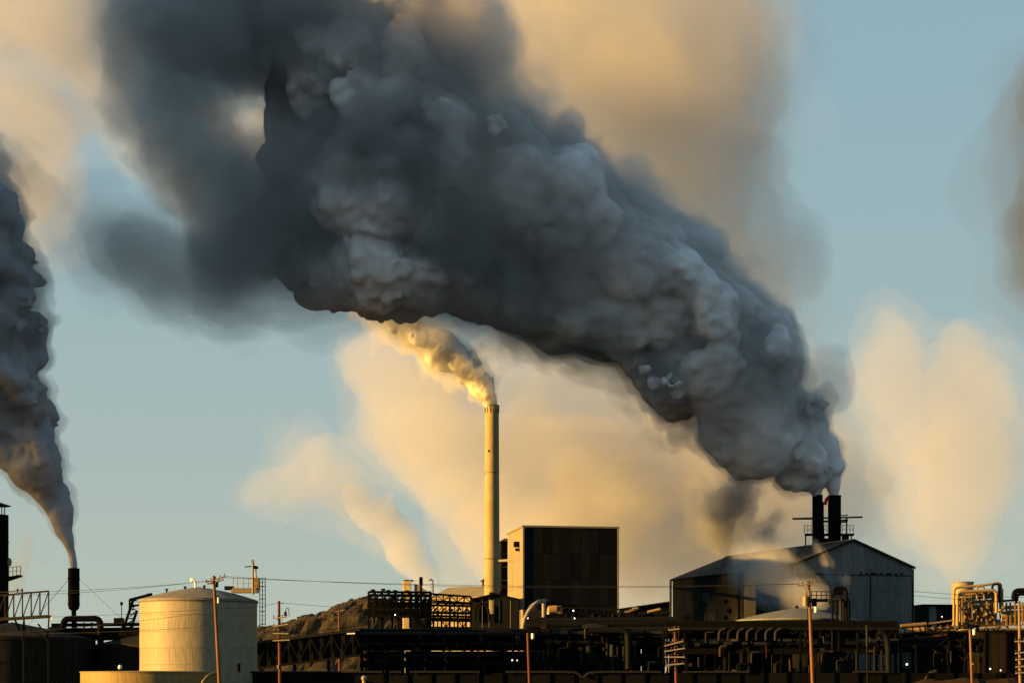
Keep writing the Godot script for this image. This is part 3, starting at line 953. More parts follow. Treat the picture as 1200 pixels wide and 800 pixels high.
	for k in 6:
		var x0 := 727.0 + k * 9.8
		var x1 := x0 + 9.75
		var s := Shell.new()
		var t := func(x: float) -> float: return 714.5 - (x - 727.0) * 0.145
		slab(s, [P(x0, 745, d), P(x0, t.call(x0), d), P(x1, t.call(x1), d), P(x1, 745, d)], Vector3(0, 0, -0.25))
		skin("wall_panel", s, M.black if k % 2 else M.soot, o)
		s = Shell.new()
		slab(s, [P(x0, t.call(x0) - 0.3, d - 0.5), P(x0, t.call(x0) - 0.3, d - 0.5) + Vector3(0, 0, -12), P(x1, t.call(x1) - 0.3, d - 0.5) + Vector3(0, 0, -12), P(x1, t.call(x1) - 0.3, d - 0.5)], Vector3(0, -0.2, 0))
		skin("roof_panel", s, M.soot, o)
	beam("fascia", P(726.5, 713.8, d - 0.7), P(786, 705.2, d - 0.7), 0.3, 0.35, M.black, o)

# ---------------------------------------------------------------- warehouse and its stacks

func build_warehouse() -> void:
	var d := 300.0
	var ln := G(929, d)                           # near left corner
	var ang := deg_to_rad(15.0)
	var u := Vector3(cos(ang), 0, -sin(ang))
	var rn := ln + u * 23.3
	var lf := G(788.5, 342)
	var back := lf - ln
	var eave := EYE + (HORIZON - 661.5) * d / LENS
	var rise := 4.6
	var o := thing("warehouse", "long gabled metal warehouse, brown side wall and grey end wall", "building", ln)
	var bu := back.normalized()
	var L := back.length()
	var wall_n := Vector3.UP.cross(bu)
	if wall_n.x > 0: wall_n = -wall_n
	var ns := 16
	var sid := [M.siding, M.siding_b, M.siding_c]
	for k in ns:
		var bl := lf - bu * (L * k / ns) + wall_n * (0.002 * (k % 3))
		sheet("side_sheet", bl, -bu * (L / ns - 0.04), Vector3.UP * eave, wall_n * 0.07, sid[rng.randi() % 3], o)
	# gable end: upright sheets up to the verge, in two tiers
	var gn := Vector3(sin(ang), 0, cos(ang))
	var W := 23.3
	var ng := 10
	var gm := [M.gable, M.gable_b, M.gable_c]
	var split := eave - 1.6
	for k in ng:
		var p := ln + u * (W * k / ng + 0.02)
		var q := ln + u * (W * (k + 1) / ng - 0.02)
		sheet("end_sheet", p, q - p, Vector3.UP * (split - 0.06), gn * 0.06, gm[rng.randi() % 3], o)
		var s := Shell.new()
		var h0 := eave + rise * (1.0 - absf(float(k) / ng - 0.5) * 2.0) - 0.1
		var h1 := eave + rise * (1.0 - absf(float(k + 1) / ng - 0.5) * 2.0) - 0.1
		slab(s, [p + Vector3.UP * split, p + Vector3.UP * h0, q + Vector3.UP * h1, q + Vector3.UP * split], -gn * 0.1)
		skin("gable_sheet", s, gm[rng.randi() % 3], o)
	beam("seam_strip", ln + Vector3.UP * split + gn * 0.06, rn + Vector3.UP * split + gn * 0.06, 0.16, 0.12, M.shed_b, o)
	for k in 9:
		block("vent_slot", ln + u * (13.2 + k * 0.95 + (k % 3) * 0.2) + Vector3.UP * (split + 0.32 - 0.1 * (k % 2)) + gn * 0.06, u * 0.5, Vector3.UP * 0.32, gn * 0.1, M.window_dark, o)
	rod("end_downpipe", ln + u * 15.0 + gn * 0.2 + Vector3.UP * (split + 1.2), ln + u * 15.0 + gn * 0.2 + Vector3.UP * 6.0, 0.08, M.shed_b, o)
	# right and rear walls
	for k in 8:
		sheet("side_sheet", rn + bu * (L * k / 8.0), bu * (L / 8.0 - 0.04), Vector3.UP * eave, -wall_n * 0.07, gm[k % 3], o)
	for k in 6:
		sheet("end_sheet", lf + u * (W * k / 6.0), u * (W / 6.0 - 0.04), Vector3.UP * eave, -gn * 0.07, gm[k % 3], o)
	var s0 := Shell.new()
	slab(s0, [lf + u * W + Vector3.UP * eave, lf + u * W * 0.5 + Vector3.UP * (eave + rise), lf + Vector3.UP * eave], gn * 0.1)
	skin("gable_sheet", s0, M.gable, o)
	# roof in panels
	for side in 2:
		for k in 12:
			var e0 := (ln if side == 0 else rn) + Vector3.UP * eave + (-u if side == 0 else u) * 0.4 - Vector3.UP * 0.15 - bu * 0.4
			var r0 := ln + u * W * 0.5 + Vector3.UP * (eave + rise) - bu * 0.4
			var step := bu * ((L + 0.8) / 12.0)
			e0 += step * k
			r0 += step * k
			var s := Shell.new()
			var lift := Vector3.UP * (0.012 * (k % 2))
			slab(s, [e0 + lift, e0 + step * 0.985 + lift, r0 + step * 0.985 + lift, r0 + lift], Vector3(0, -0.14, 0))
			skin("roof_panel", s, M.roof if rng.randf() < 0.5 else M.roof_b, o)
	beam("ridge_cap", ln + u * W * 0.5 + Vector3.UP * (eave + rise + 0.06) - bu * 0.45, lf + u * W * 0.5 + Vector3.UP * (eave + rise + 0.06) + bu * 0.4, 0.7, 0.14, M.gable_c, o)
	for side in 2:
		var e0 := (ln if side == 0 else rn) + Vector3.UP * (eave - 0.22) + (-u if side == 0 else u) * 0.45 + gn * 0.32
		beam("verge_trim", e0, ln + u * W * 0.5 + Vector3.UP * (eave + rise - 0.02) + gn * 0.32, 0.12, 0.42, M.shed_b, o)
	beam("gutter", ln + Vector3.UP * (eave - 0.3) + wall_n * 0.35, lf + Vector3.UP * (eave - 0.3) + wall_n * 0.35, 0.25, 0.3, M.shed, o)
	beam("corner_trim", lf + wall_n * 0.1 - u * 0.2 + bu * 0.3, lf + wall_n * 0.1 - u * 0.2 + bu * 0.3 + Vector3.UP * (eave - 0.3), 0.45, 0.45, M.trim, o)
	beam("corner_trim", rn + gn * 0.12 + u * 0.06, rn + gn * 0.12 + u * 0.06 + Vector3.UP * (eave - 0.4), 0.3, 0.3, M.shed_b, o)
	beam("corner_trim", ln + gn * 0.12 - u * 0.02, ln + gn * 0.12 - u * 0.02 + Vector3.UP * (eave - 0.4), 0.22, 0.22, M.shed_b, o)
	# on the side wall, by share of its length from the far corner
	var at := func(px: float) -> float:           # share at which a column meets the wall
		var lo := 0.0
		var hi := 1.0
		for k in 30:
			var m := (lo + hi) * 0.5
			var p := lf - back * m
			if 600.0 + p.x / -p.z * LENS < px: lo = m
			else: hi = m
		return lo
	var on := func(px: float, py: float) -> Vector3:
		var p: Vector3 = lf - back * at.call(px)
		return Vector3(p.x, EYE + (HORIZON - py) * -p.z / LENS, p.z) + wall_n * 0.12
	block("window_patch", on.call(828.5, 700.5), -bu * 2.9, Vector3.UP * 1.8, wall_n * 0.1, M.patch, o)
	block("window_frame", on.call(828.5, 694.9), -bu * 3.1, Vector3.UP * 0.12, wall_n * 0.16, M.siding_b, o)
	block("window_frame", on.call(828.5, 706.2), -bu * 3.1, Vector3.UP * 0.12, wall_n * 0.16, M.siding_b, o)
	block("door", on.call(827.8, 723), -bu * 1.0, Vector3.UP * 2.0, wall_n * 0.12, M.window_dark, o)
	block("loading_door", on.call(835, 723), -bu * 3.2, Vector3.UP * 1.9, wall_n * 0.08, M.patch, o)
	block("door_hood", on.call(834, 716.8), -bu * 6.2, Vector3.UP * 0.12, wall_n * 0.3, M.siding_b, o)
	for q in [[852.0, 704.5, 0.32], [856.5, 715.5, 0.5], [852.0, 723.5, 0.36]]:
		var p: Vector3 = on.call(q[0], q[1])
		rod("wall_fan", p, p + wall_n * 0.5, q[2], M.black, o)
	for q in [[867.5, 0.26], [871.5, 0.13]]:
		var p: Vector3 = on.call(q[0], 668)
		rod("downpipe", p + wall_n * 0.2, Vector3(p.x, 3.0, p.z) + wall_n * 0.2, q[1], M.black, o)
	block("wall_box", on.call(904, 703), -bu * 0.8, Vector3.UP * 1.8, wall_n * 0.3, M.siding_b, o)

	# the twin stacks
	d = 322.0
	for q in [[958.3, 580.0, 6.1, "left and slimmer of the two black stacks on the warehouse roof"], [978.3, 580.5, 7.6, "right and thicker of the two black stacks on the warehouse roof"]]:
		var t := thing("black_stack", q[3], "smokestack", G(q[0], d), "twin black stacks on the warehouse roof")
		var c := G(q[0], d)
		var top: float = EYE + (HORIZON - q[1]) * d / LENS
		var r: float = q[2] * d / LENS
		var secs := 6
		for k in secs:
			var s := Shell.new()
			var y0 := 24.0 + (top - 24.0) * k / secs
			var y1 := 24.0 + (top - 24.0) * (k + 1) / secs
			lathe(s, c, [Vector2(r - 0.03, y0), Vector2(r, y0 + 0.04), Vector2(r, y1 - 0.04), Vector2(r - 0.03, y1)], 24)
			skin("flue_section", s, M.black if k % 2 else M.soot, t)
		for k in [2, 4, 6]:
			var s := Shell.new()
			lathe(s, c + Vector3.UP * (24.0 + (top - 24.0) * k / secs - 0.1), [Vector2(r, -0.1), Vector2(r + 0.07, -0.08), Vector2(r + 0.07, 0.08), Vector2(r - 0.25, 0.1), Vector2(r - 0.3, -0.8)], 24)
			skin("band", s, M.black, t)
		if q[2] < 7.0:
			rod("side_flue", P(963.2, 588, d + 0.6), G(963.2, d + 0.6) + Vector3.UP * 24.0, 0.42, M.black, t)
	o = thing("stack_platform", "black railed service platform round the twin stacks", "platform", P(970, 640, d))
	beam("deck", P(944, 626.5, d + 2.5), P(1000.5, 626.5, d + 2.5), 1.4, 0.35, M.black, o)
	beam("deck", P(944, 626.5, d - 2.5), P(1000.5, 626.5, d - 2.5), 1.6, 0.35, M.black, o)
	for e in [-3.2, 3.2]:
		for y in [615.5, 620.5]:
			beam("rail", P(943, y, d + e), P(951.5, y, d + e), 0.09, 0.09, M.black, o)
			beam("rail", P(965, y, d + e), P(970, y, d + e), 0.09, 0.09, M.black, o)
			beam("rail", P(986, y, d + e), P(1000.5, y, d + e), 0.09, 0.09, M.black, o)
		for px in [943.0, 947.0, 951.0, 966.0, 969.5, 987.5, 992.0, 996.5, 1000.3]:
			beam("rail_post", P(px, 626, d + e), P(px, 615.0, d + e), 0.09, 0.09, M.black, o)
		for px in [944.5, 966.0, 988.5, 998.0]:
			beam("leg", P(px, 626, d + e), P(px, 645, d + e), 0.22, 0.22, M.black, o)
	rod("cross_pipe", P(929, 607.6, d - 2.0), P(1011, 605.8, d - 2.0), 0.16, M.steel, o)
	rod("cross_pipe", P(930, 608.2, d - 1.8), P(952, 608.0, d - 1.8), 0.11, M.black, o)
	rod("cross_pipe", P(964, 611, d - 2.0), P(994, 609.5, d - 2.0), 0.2, M.black, o)
	rod("riser_pipe", P(992.5, 626, d), P(992.5, 606, d), 0.14, M.black, o)
	for q in [[985, 604.0, 994], [986, 612.0, 993]]:
		beam("bracket", P(q[0], q[1], d), P(q[2], q[1] - 0.5, d), 0.12, 0.2, M.black, o)
	beam("brace", P(967, 640, d - 3.0), P(972, 634, d - 3.0), 0.5, 0.3, M.trim, o)
	block("roof_box", P(966, 636, d - 3.2), Vector3(1.5, 0, 0), Vector3(0, 1.6, 0), Vector3(0, 0, 1.2), M.black, o)
	block("roof_box", P(991, 630, d + 1.0), Vector3(1.2, 0, 0), Vector3(0, 1.5, 0), Vector3(0, 0, 1.0), M.black, o)
	var sk := Shell.new()
	tube_skin(sk, [P(970.5, 583.2, d - 0.5), P(969.4, 584.2, d - 0.6), P(968.3, 587, d - 0.7), P(967.4, 591.4, d - 0.7)], 0.3, 9, 0.0)
	var ws := skin("red_windsock", sk, M.windsock, self)
	tag(ws, "small red windsock hanging between the twin black stacks", "windsock")

	# cone roofed tank in front of the side wall
	d = 284.0
	var c := G(934, d)
	o = thing("cone_roof_tank", "grey cone roofed tank standing in front of the warehouse corner", "tank", c)
	var r := 70.0 * d / LENS
	var h := EYE + (HORIZON - 723.5) * 272.0 / LENS
	stave_tank(o, c, r, h, 40, M.tank_grey, M.tank_grey_b)
	plate_roof(o, c, r, h + 0.02, 2.0, 26, M.gable, M.gable_b, 0.35)
	ball("roof_vent", c + Vector3.UP * (h + 2.1), Vector3(0.3, 0.35, 0.3), M.soot, o)

	d = 270.0
	o = thing("roof_top_rack", "black railed rack with a looped pipe in front of the warehouse gable", "pipe rack", G(975, d))
	for y in [693.0, 697.5]:
		beam("rail", P(945, y, d), P(993, y, d), 0.12, 0.12, M.black, o)
	beam("deck", P(945, 703.5, d + 1), P(994, 703, d + 1), 2.4, 0.4, M.black, o)
	for k in 9:
		beam("rail_post", P(945.5 + k * 5.8, 703, d), P(945.5 + k * 5.8, 693, d), 0.11, 0.11, M.black, o)
	tube("looped_pipe", [P(974, 702, d - 1), P(977, 697, d - 1), P(977.5, 689, d - 1), P(992, 688.5, d - 1), P(992.4, 730, d - 1)], 0.26, M.black, o, 9, 0.7)
	tube("pale_pipe", [P(972, 708, d - 2), P(972, 702.5, d - 2), P(985.6, 702, d - 2), P(986, 730, d - 2)], 0.24, M.grey_pipe, o, 9, 0.4)
	for px in [976.0, 981.0, 989.0, 995.5]:
		rod("down_pipe", P(px, 703, d - 0.5), P(px, 735, d - 0.5), 0.2, M.steel if px > 985.0 else M.black, o)
	for px in [948.0, 994.0]:
		beam("leg", P(px, 703, d + 1), G(px, d + 1), 0.35, 0.35, M.black, o)
	block("fan_box", P(982, 692.5, d + 1), Vector3(1.6, 0, 0), Vector3(0, 1.0, 0), Vector3(0, 0, 1.2), M.black, o)

# ---------------------------------------------------------------- works at the right

func build_right_works() -> void:
	var d := 345.0
	var o := thing("flat_shed", "dark flat roofed shed between the warehouse and the gold pipework", "shed", G(1098, d))
	panel_wall(o, "wall_panel", G(1072, d), Vector3(9.2, 0, -1.2), Vector3.UP * (EYE + 85.0 * d / LENS), 6, 4, 0.03, 0.25, [M.gable_b, M.shed])
	block("roof_slab", P(1098, 710, d + 5), Vector3(9.6, 0, -1.2), Vector3(0, 0.3, 0), Vector3(1.2, 0, 9.6), M.shed_b, o)
	d = 470.0
	o = thing("stub_chimney", "short wide pale chimney half hidden in steam behind gold pipework", "chimney", G(1128, d))
	var c := G(1128.5, d)
	var top := EYE + 113.0 * d / LENS
	for k in 4:
		var s := Shell.new()
		lathe(s, c, [Vector2(2.91, top * k / 4.0), Vector2(2.95, top * k / 4.0 + 0.05), Vector2(2.95, top * (k + 1) / 4.0 - 0.05), Vector2(2.91, top * (k + 1) / 4.0)], 32)
		skin("flue_section", s, M.tank_cream, o)
	var s1 := Shell.new()
	lathe(s1, c + Vector3.UP * top, [Vector2(2.95, -0.4), Vector2(3.05, -0.35), Vector2(3.05, 0.05), Vector2(2.65, 0.06), Vector2(2.65, -2)], 32)
	skin("top_rim", s1, M.trim, o)

	d = 286.0
	o = thing("gold_pipework", "tall tangle of sunlit golden pipes and vessels right of the warehouse", "pipework", G(1146, d))
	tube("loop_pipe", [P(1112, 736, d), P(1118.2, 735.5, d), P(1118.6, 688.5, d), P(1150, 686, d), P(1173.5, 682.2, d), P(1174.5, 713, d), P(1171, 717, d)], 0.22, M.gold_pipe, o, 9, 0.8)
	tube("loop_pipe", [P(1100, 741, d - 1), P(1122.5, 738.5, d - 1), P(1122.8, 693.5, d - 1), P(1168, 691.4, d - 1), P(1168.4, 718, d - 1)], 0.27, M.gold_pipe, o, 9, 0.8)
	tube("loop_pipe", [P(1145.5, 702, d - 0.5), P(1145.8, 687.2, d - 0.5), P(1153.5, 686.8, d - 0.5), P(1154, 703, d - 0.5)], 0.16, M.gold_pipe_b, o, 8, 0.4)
	tube("loop_pipe", [P(1163.5, 712, d - 0.5), P(1163.5, 685, d - 0.5), P(1171, 683.6, d - 0.5), P(1171.5, 706, d - 0.5)], 0.2, M.soot, o, 8, 0.4)
	for q in [[1123, 697.5, 1168, 694.5, 0.24, "gold_pipe"], [1124, 702.0, 1167, 699.0, 0.26, "gold_pipe"], [1126, 706.5, 1168, 703.5, 0.28, "gold_pipe_b"], [1126, 710.8, 1170, 708.0, 0.24, "gold_pipe"], [1124, 730.5, 1172, 727.5, 0.3, "gold_pipe_b"], [1118, 735.5, 1196, 729.0, 0.34, "gold_pipe"], [1118, 740.5, 1196, 736.5, 0.2, "gold_pipe_b"]]:
		rod("cross_pipe", P(q[0], q[1], d + 0.5), P(q[2], q[3], d + 0.5), q[4], M[q[5]], o)
	for q in [[1131.5, 711.0, 730.0, 0.5, "gold_pipe_b"], [1138.0, 707.0, 730.0, 0.6, "red_vessel"], [1145.0, 711.5, 728.0, 0.45, "pale_pipe"], [1151.0, 709.0, 731.0, 0.6, "red_vessel"], [1158.5, 709.0, 730.0, 0.6, "gold_pipe_b"], [1164.5, 707.0, 730.0, 0.5, "red_vessel"]]:
		rod("vessel", P(q[0], q[2], d + 1.6), P(q[0], q[1], d + 1.6), q[3], M[q[4]], o)
		ball("vessel_head", P(q[0], q[1], d + 1.6), Vector3(q[3], q[3] * 0.5, q[3]), M[q[4]], o)
	for q in [[1128, 699, 1128, 736, 0.22], [1136, 696, 1136, 712, 0.2], [1142, 694, 1142, 735, 0.22], [1149, 692, 1149, 712, 0.18], [1157, 691, 1157, 733, 0.22], [1166, 691, 1166, 731, 0.24], [1175.5, 690, 1175.5, 730, 0.22]]:
		beam("post", P(q[0], q[1], d), P(q[2], q[3], d), q[4], q[4], M.gold_pipe_b, o)
	for q in [[1150, 712, 1157, 728], [1157, 712, 1150, 728], [1158, 711, 1166, 729], [1128, 698, 1136, 706], [1136, 712, 1128, 728]]:
		beam("brace", P(q[0], q[1], d - 0.2), P(q[2], q[3], d - 0.2), 0.16, 0.16, M.gold_pipe, o)
	for k in 12:
		var x := 1119.0 + k * 4.7 + rng.randf() * 2.0
		rod("thin_pipe", P(x, 692.0 + rng.randf() * 12.0, d + 0.4), P(x + rng.randf() * 1.5, 728.0 + rng.randf() * 7.0, d + 0.4), 0.07 + rng.randf() * 0.07, M.gold_pipe if k % 3 else M.pale_pipe, o)
		rod("thin_pipe", P(1119.0 + rng.randf() * 20.0, 695.0 + k * 3.1, d + 0.9), P(1150.0 + rng.randf() * 24.0, 693.6 + k * 3.1, d + 0.9), 0.07 + rng.randf() * 0.08, M.gold_pipe if k % 2 else M.gold_pipe_b, o)
	for k in 9:
		ball("valve", P(1128.0 + k * 4.8, 713.5 + (k * 7 % 5) * 3.0, d - 0.5), Vector3(0.3, 0.26, 0.3), M.pale_pipe if k % 3 == 0 else M.red_vessel, o)
	for px in [1120.0, 1146.0, 1172.0]:
		beam("leg", P(px, 730, d + 1.5), G(px, d + 1.5), 0.4, 0.4, M.black, o)
	block("floor_plate", P(1147, 733, d + 1.5), Vector3(9.4, 0.12, 0), Vector3(0, 0.3, 0), Vector3(0, 0, 3.4), M.rust, o)

	o = thing("side_pipework", "low sunlit pipe frame with black hooped pipe at the right edge", "pipework", G(1186, d))
	for q in [[1174, 712.0, 0.34, "gold_pipe"], [1174, 717.0, 0.26, "gold_pipe_b"], [1174, 722.0, 0.45, "gold_pipe"], [1176, 727.0, 0.3, "gold_pipe_b"]]:
		rod("cross_pipe", P(q[0], q[1], d), P(1204, q[1] - 1.2, d), q[2], M[q[3]], o)
	for px in [1180.0, 1184.5, 1190.0, 1199.0]:
		beam("post", P(px, 706, d - 0.4), P(px, 733, d - 0.4), 0.26, 0.26, M.gold_pipe_b, o)
	beam("top_beam", P(1173, 704.0, d), P(1189, 703.2, d), 0.3, 0.34, M.black, o)
	tube("hooped_pipe", [P(1188.5, 704.5, d - 0.5), P(1188.8, 692, d - 0.5), P(1212, 691.2, d - 0.5)], 0.42, M.black, o, 9, 0.8)
	tube("hooped_pipe", [P(1192, 707, d - 0.5), P(1192.3, 696.2, d - 0.5), P(1212, 695.6, d - 0.5)], 0.28, M.black, o, 9, 0.6)
	truss_side(o, [1150, 734.5, 739.5], [1204, 731.5, 736.5], d - 1.5, 9, M.gold_pipe_b, 0.12, 1)
	for px in [1181.0, 1203.0]:
		beam("leg", P(px, 730, d + 1.5), G(px, d + 1.5), 0.4, 0.4, M.black, o)

	d = 280.0
	o = thing("low_pipe_run", "low run of sunlit pipes crossing from the warehouse to the gold pipework", "pipe run", G(1085, d))
	for q in [[1056, 733.4, 1086, 730.8, 0.3, "gold_pipe_b"], [1054, 740.3, 1083, 737.6, 0.46, "gold_pipe"], [1083, 737.4, 1122, 735.0, 0.3, "gold_pipe_b"], [1040, 744.5, 1120, 739.4, 0.2, "steel"], [1056, 750.0, 1110, 743.8, 0.26, "rust"], [1088, 731.0, 1117, 727.0, 0.18, "gold_pipe_b"]]:
		rod("long_pipe", P(q[0], q[1], d), P(q[2], q[3], d), q[4], M[q[5]], o)
	for k in 7:
		rod("flange", P(1060 + k * 8.5, 739.9 - k * 0.75, d), P(1061 + k * 8.5, 739.8 - k * 0.75, d), 0.55, M.rust, o)
	for k in 6:
		beam("bent", P(1058 + k * 11, 729, d + 0.6), G(1058 + k * 11, d + 0.6), 0.24, 0.24, M.black, o)
	beam("girder", P(1036, 747.5, d + 0.8), P(1125, 743, d + 0.8), 0.5, 0.9, M.black, o)

	for q in [[1165.0, 291.0, 82.0, 741.0, "large ribbed brown tank below the gold pipework at the right", 62, 6.0], [1086.0, 286.0, 30.0, 762.0, "small ribbed brown tank left of the large one at lower right", 30, 3.0]]:
		var dd: float = q[1]
		c = G(q[0], dd)
		var r: float = q[2] * dd / LENS
		var h: float = EYE + (HORIZON - q[3]) * (dd - r) / LENS
		o = thing("ribbed_tank", q[4], "tank", c, "ribbed tanks at the lower right")
		stave_tank(o, c, r, h, q[5], M.stave_brown, M.stave_brown_b)
		plate_roof(o, c, r, h + 0.02, q[6] * 0.2, 20, M.stave_brown_b, M.stave_brown, 0.2)

# ---------------------------------------------------------------- the dark racks and wall along the front

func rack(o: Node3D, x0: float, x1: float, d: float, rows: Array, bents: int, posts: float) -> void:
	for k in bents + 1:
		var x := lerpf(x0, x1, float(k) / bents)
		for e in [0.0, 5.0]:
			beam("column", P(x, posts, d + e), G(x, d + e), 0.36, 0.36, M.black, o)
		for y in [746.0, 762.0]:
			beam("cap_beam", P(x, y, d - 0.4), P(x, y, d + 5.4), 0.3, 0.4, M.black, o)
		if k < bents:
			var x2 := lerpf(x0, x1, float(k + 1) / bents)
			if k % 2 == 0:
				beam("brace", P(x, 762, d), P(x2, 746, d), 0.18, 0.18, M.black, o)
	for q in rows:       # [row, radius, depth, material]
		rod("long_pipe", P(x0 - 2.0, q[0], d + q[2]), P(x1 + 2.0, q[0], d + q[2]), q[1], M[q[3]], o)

func build_racks() -> void:
	var d := 258.0
	var o := thing("pipe_rack", "dark pipe rack under the pipe gallery, left of the centre", "pipe rack", G(520, d), "dark pipe racks along the front of the mill")
	rack(o, 424, 640, d, [[739.5, 0.42, 1.0, "steel"], [742.5, 0.3, 0.0, "grey_pipe"], [747.0, 0.55, 3.0, "soot"], [755.0, 0.3, 0.4, "steel"], [758.5, 0.5, 2.0, "soot"], [768.0, 0.35, 0.4, "soot"], [778.0, 0.55, 1.0, "black"]], 9, 740)
	beam("side_girder", P(422, 750, d + 4.0), P(642, 750, d + 4.0), 0.4, 2.6, M.black, o)
	for k in 9:
		panel(o, 428.0 + k * 23.4, 763.0, 22.6, 30.0, d + 5.6, M.soot if k % 3 else M.black)
	rod("hand_rail", P(548, 737.8, d - 0.3), P(640, 737.2, d - 0.3), 0.06, M.grey_pipe, o)
	for x in [560.5, 637.0]:
		rod("drop_pipe", P(x, 760, d - 0.5), P(x, 776, d - 0.5), 0.16, M.grey_pipe, o)
	for x in [449.0, 486.0, 520.0, 601.0]:
		tube("drop_pipe", [P(x - 12, 755, d - 0.3), P(x, 755, d - 0.3), P(x, 790, d - 0.3)], 0.2, M.steel, o, 8)
	rod("drum", P(440, 778, d - 1), P(456, 778, d - 1), 0.9, M.soot, o)

	o = thing("pipe_rack", "dark pipe rack with many upright pipes below the box building", "pipe rack", G(720, d), "dark pipe racks along the front of the mill")
	rack(o, 645, 778, d, [[738.5, 0.5, 2.0, "steel"], [741.5, 0.3, 0.2, "grey_pipe"], [746.0, 0.55, 3.0, "soot"], [752.5, 0.3, 0.3, "steel"], [757.0, 0.45, 2.0, "soot"], [770.0, 0.6, 1.4, "soot"], [777.0, 0.45, 0.5, "steel"]], 6, 738)
	for q in [[681.0, 758.0, 776.0, 0.28, "grey_pipe"], [691.0, 757.0, 776.0, 0.6, "steel"], [712.0, 754.0, 786.0, 0.28, "steel"], [717.5, 755.0, 786.0, 0.42, "grey_pipe"], [724.0, 757.0, 786.0, 0.3, "steel"], [731.5, 757.0, 786.0, 0.3, "steel"], [642.0, 768.0, 786.0, 0.25, "steel"], [656.0, 762.0, 786.0, 0.25, "soot"]]:
		rod("upright_pipe", P(q[0], q[2], d - 0.4), P(q[0], q[1], d - 0.4), q[3], M[q[4]], o)
	tube("knee_pipe", [P(690, 738.5, d - 1), P(733, 738.5, d - 1), P(736.5, 744, d - 1), P(736.5, 784, d - 1)], 0.5, M.steel, o, 10, 1.0)
	for x in [686.0, 694.0, 700.0]:
		tube("hood_pipe", [P(x, 744, d - 0.8), P(x, 735.0, d - 0.8), P(x + 13, 734.0, d - 0.8)], 0.22, M.grey_pipe if x < 695.0 else M.steel, o, 8)
	for k in 5:
		panel(o, 648.0 + k * 26.0, 760.0, 25.2, 34.0, d + 5.6, M.soot if k % 2 else M.black)
	ball("pump_cap", P(704.5, 783, d - 1), Vector3(0.45, 0.7, 0.45), M.steel, o)

	o = thing("pipe_rack", "long dark pipe rack with pale ducts crossing before the warehouse", "pipe rack", G(920, d), "dark pipe racks along the front of the mill")
	rack(o, 782, 1050, d, [[731.5, 0.55, 3.0, "black"], [738.0, 0.85, 1.6, "grey_pipe"], [737.0, 0.3, -0.3, "steel"], [744.5, 0.5, 3.4, "black"], [753.5, 0.3, 0.2, "steel"], [758.5, 0.8, 2.2, "black"]], 12, 731)
	beam("top_girder", P(780, 731.5, d - 0.2), P(1052, 731.5, d - 0.2), 0.3, 0.85, M.black, o)
	beam("low_girder", P(780, 763.0, d - 0.2), P(1052, 763.0, d - 0.2), 0.3, 0.9, M.black, o)
	for k in 7:
		tube("hood_pipe", [P(843.0 + k * 11.0, 750, d - 0.8), P(843.0 + k * 11.0, 739.5, d - 0.8), P(850.0 + k * 11.0, 736.6, d - 0.8)], 0.24, M.grey_pipe if k % 3 != 1 else M.steel, o, 8)
	for k in 13:
		beam("hanger", P(788.0 + k * 20.0, 741, d), P(790.0 + k * 20.0, 752, d), 0.16, 0.2, M.steel, o)
	for q in [[815, 755.6, 820], [831, 752.8, 842], [848, 754, 858], [871, 754.0, 876], [884, 754.3, 898]]:
		rod("valve_body", P(q[0], q[1], d - 0.5), P(q[2], q[1], d - 0.5), 0.3, M.grey_pipe, o)
	for x in [850.5, 855.0, 870.5, 878.5]:
		rod("upright_pipe", P(x, 790, d - 0.4), P(x, 764, d - 0.4), 0.34, M.black, o)
	tube("bent_duct", [P(1030, 741, d - 2), P(1037, 742, d - 2), P(1041, 750, d - 2), P(1042, 788, d - 2)], 0.45, M.steel, o, 10, 1.3)
	for q in [[1004.5, 762], [1025.5, 757], [1034.0, 762]]:
		rod("upright_pipe", P(q[0], 790, d - 1), P(q[0], q[1], d - 1), 0.22, M.steel, o)
	tube("branch_pipe", [P(1018, 747, d - 1), P(1025, 752, d - 1), P(1032, 747, d - 1)], 0.22, M.grey_pipe, o, 8, 0.0)
	rod("guard_rail", P(1022, 780, d - 1), P(1040, 780, d - 1), 0.12, M.grey_pipe, o)
	for q in [[784, 18], [802.5, 17.5], [820.5, 17], [880, 24], [905, 24]]:  # dark panels added to hide sunlit surfaces behind the rack
		panel(o, q[0], 764.5, q[1], 30.0, d + 5.6, M.black if q[0] < 850 else M.shed)
	for q in [[838, 850], [857.5, 866.5], [873, 877]]:
		panel(o, q[0], 764.5, q[1] - q[0], 20.0, d + 5.6, M.patch)

	o = thing("pipe_rack", "dark pipe rack before the ribbed tanks at the lower right", "pipe rack", G(1110, d), "dark pipe racks along the front of the mill")
	rack(o, 1056, 1150, d, [[752.0, 0.5, 2.0, "black"], [757.5, 0.35, 0.4, "soot"], [761.0, 0.4, 0.6, "black"]], 5, 750)
	panel(o, 1056, 764.0, 12.0, 18.0, d + 5.6, M.gable)
	rod("pale_post", P(1072.3, 768, d - 1), P(1072.3, 783, d - 1), 0.18, M.grey_pipe, o)
	tube("bent_duct", [P(1083, 806, d - 12), P(1084, 797, d - 12), P(1090, 788.5, d - 12), P(1098, 786.5, d - 12)], 0.32, M.grey_pipe, o, 9, 1.0)

	# the clutter of the racks: valves, boxes, short pipes, ladders, hanging cables
	var racks := []
	for c in get_children():
		if String(c.name).begins_with("pipe_rack"): racks.append(c)
	var spans := [[426, 638], [648, 776], [784, 1048], [1058, 1148]]
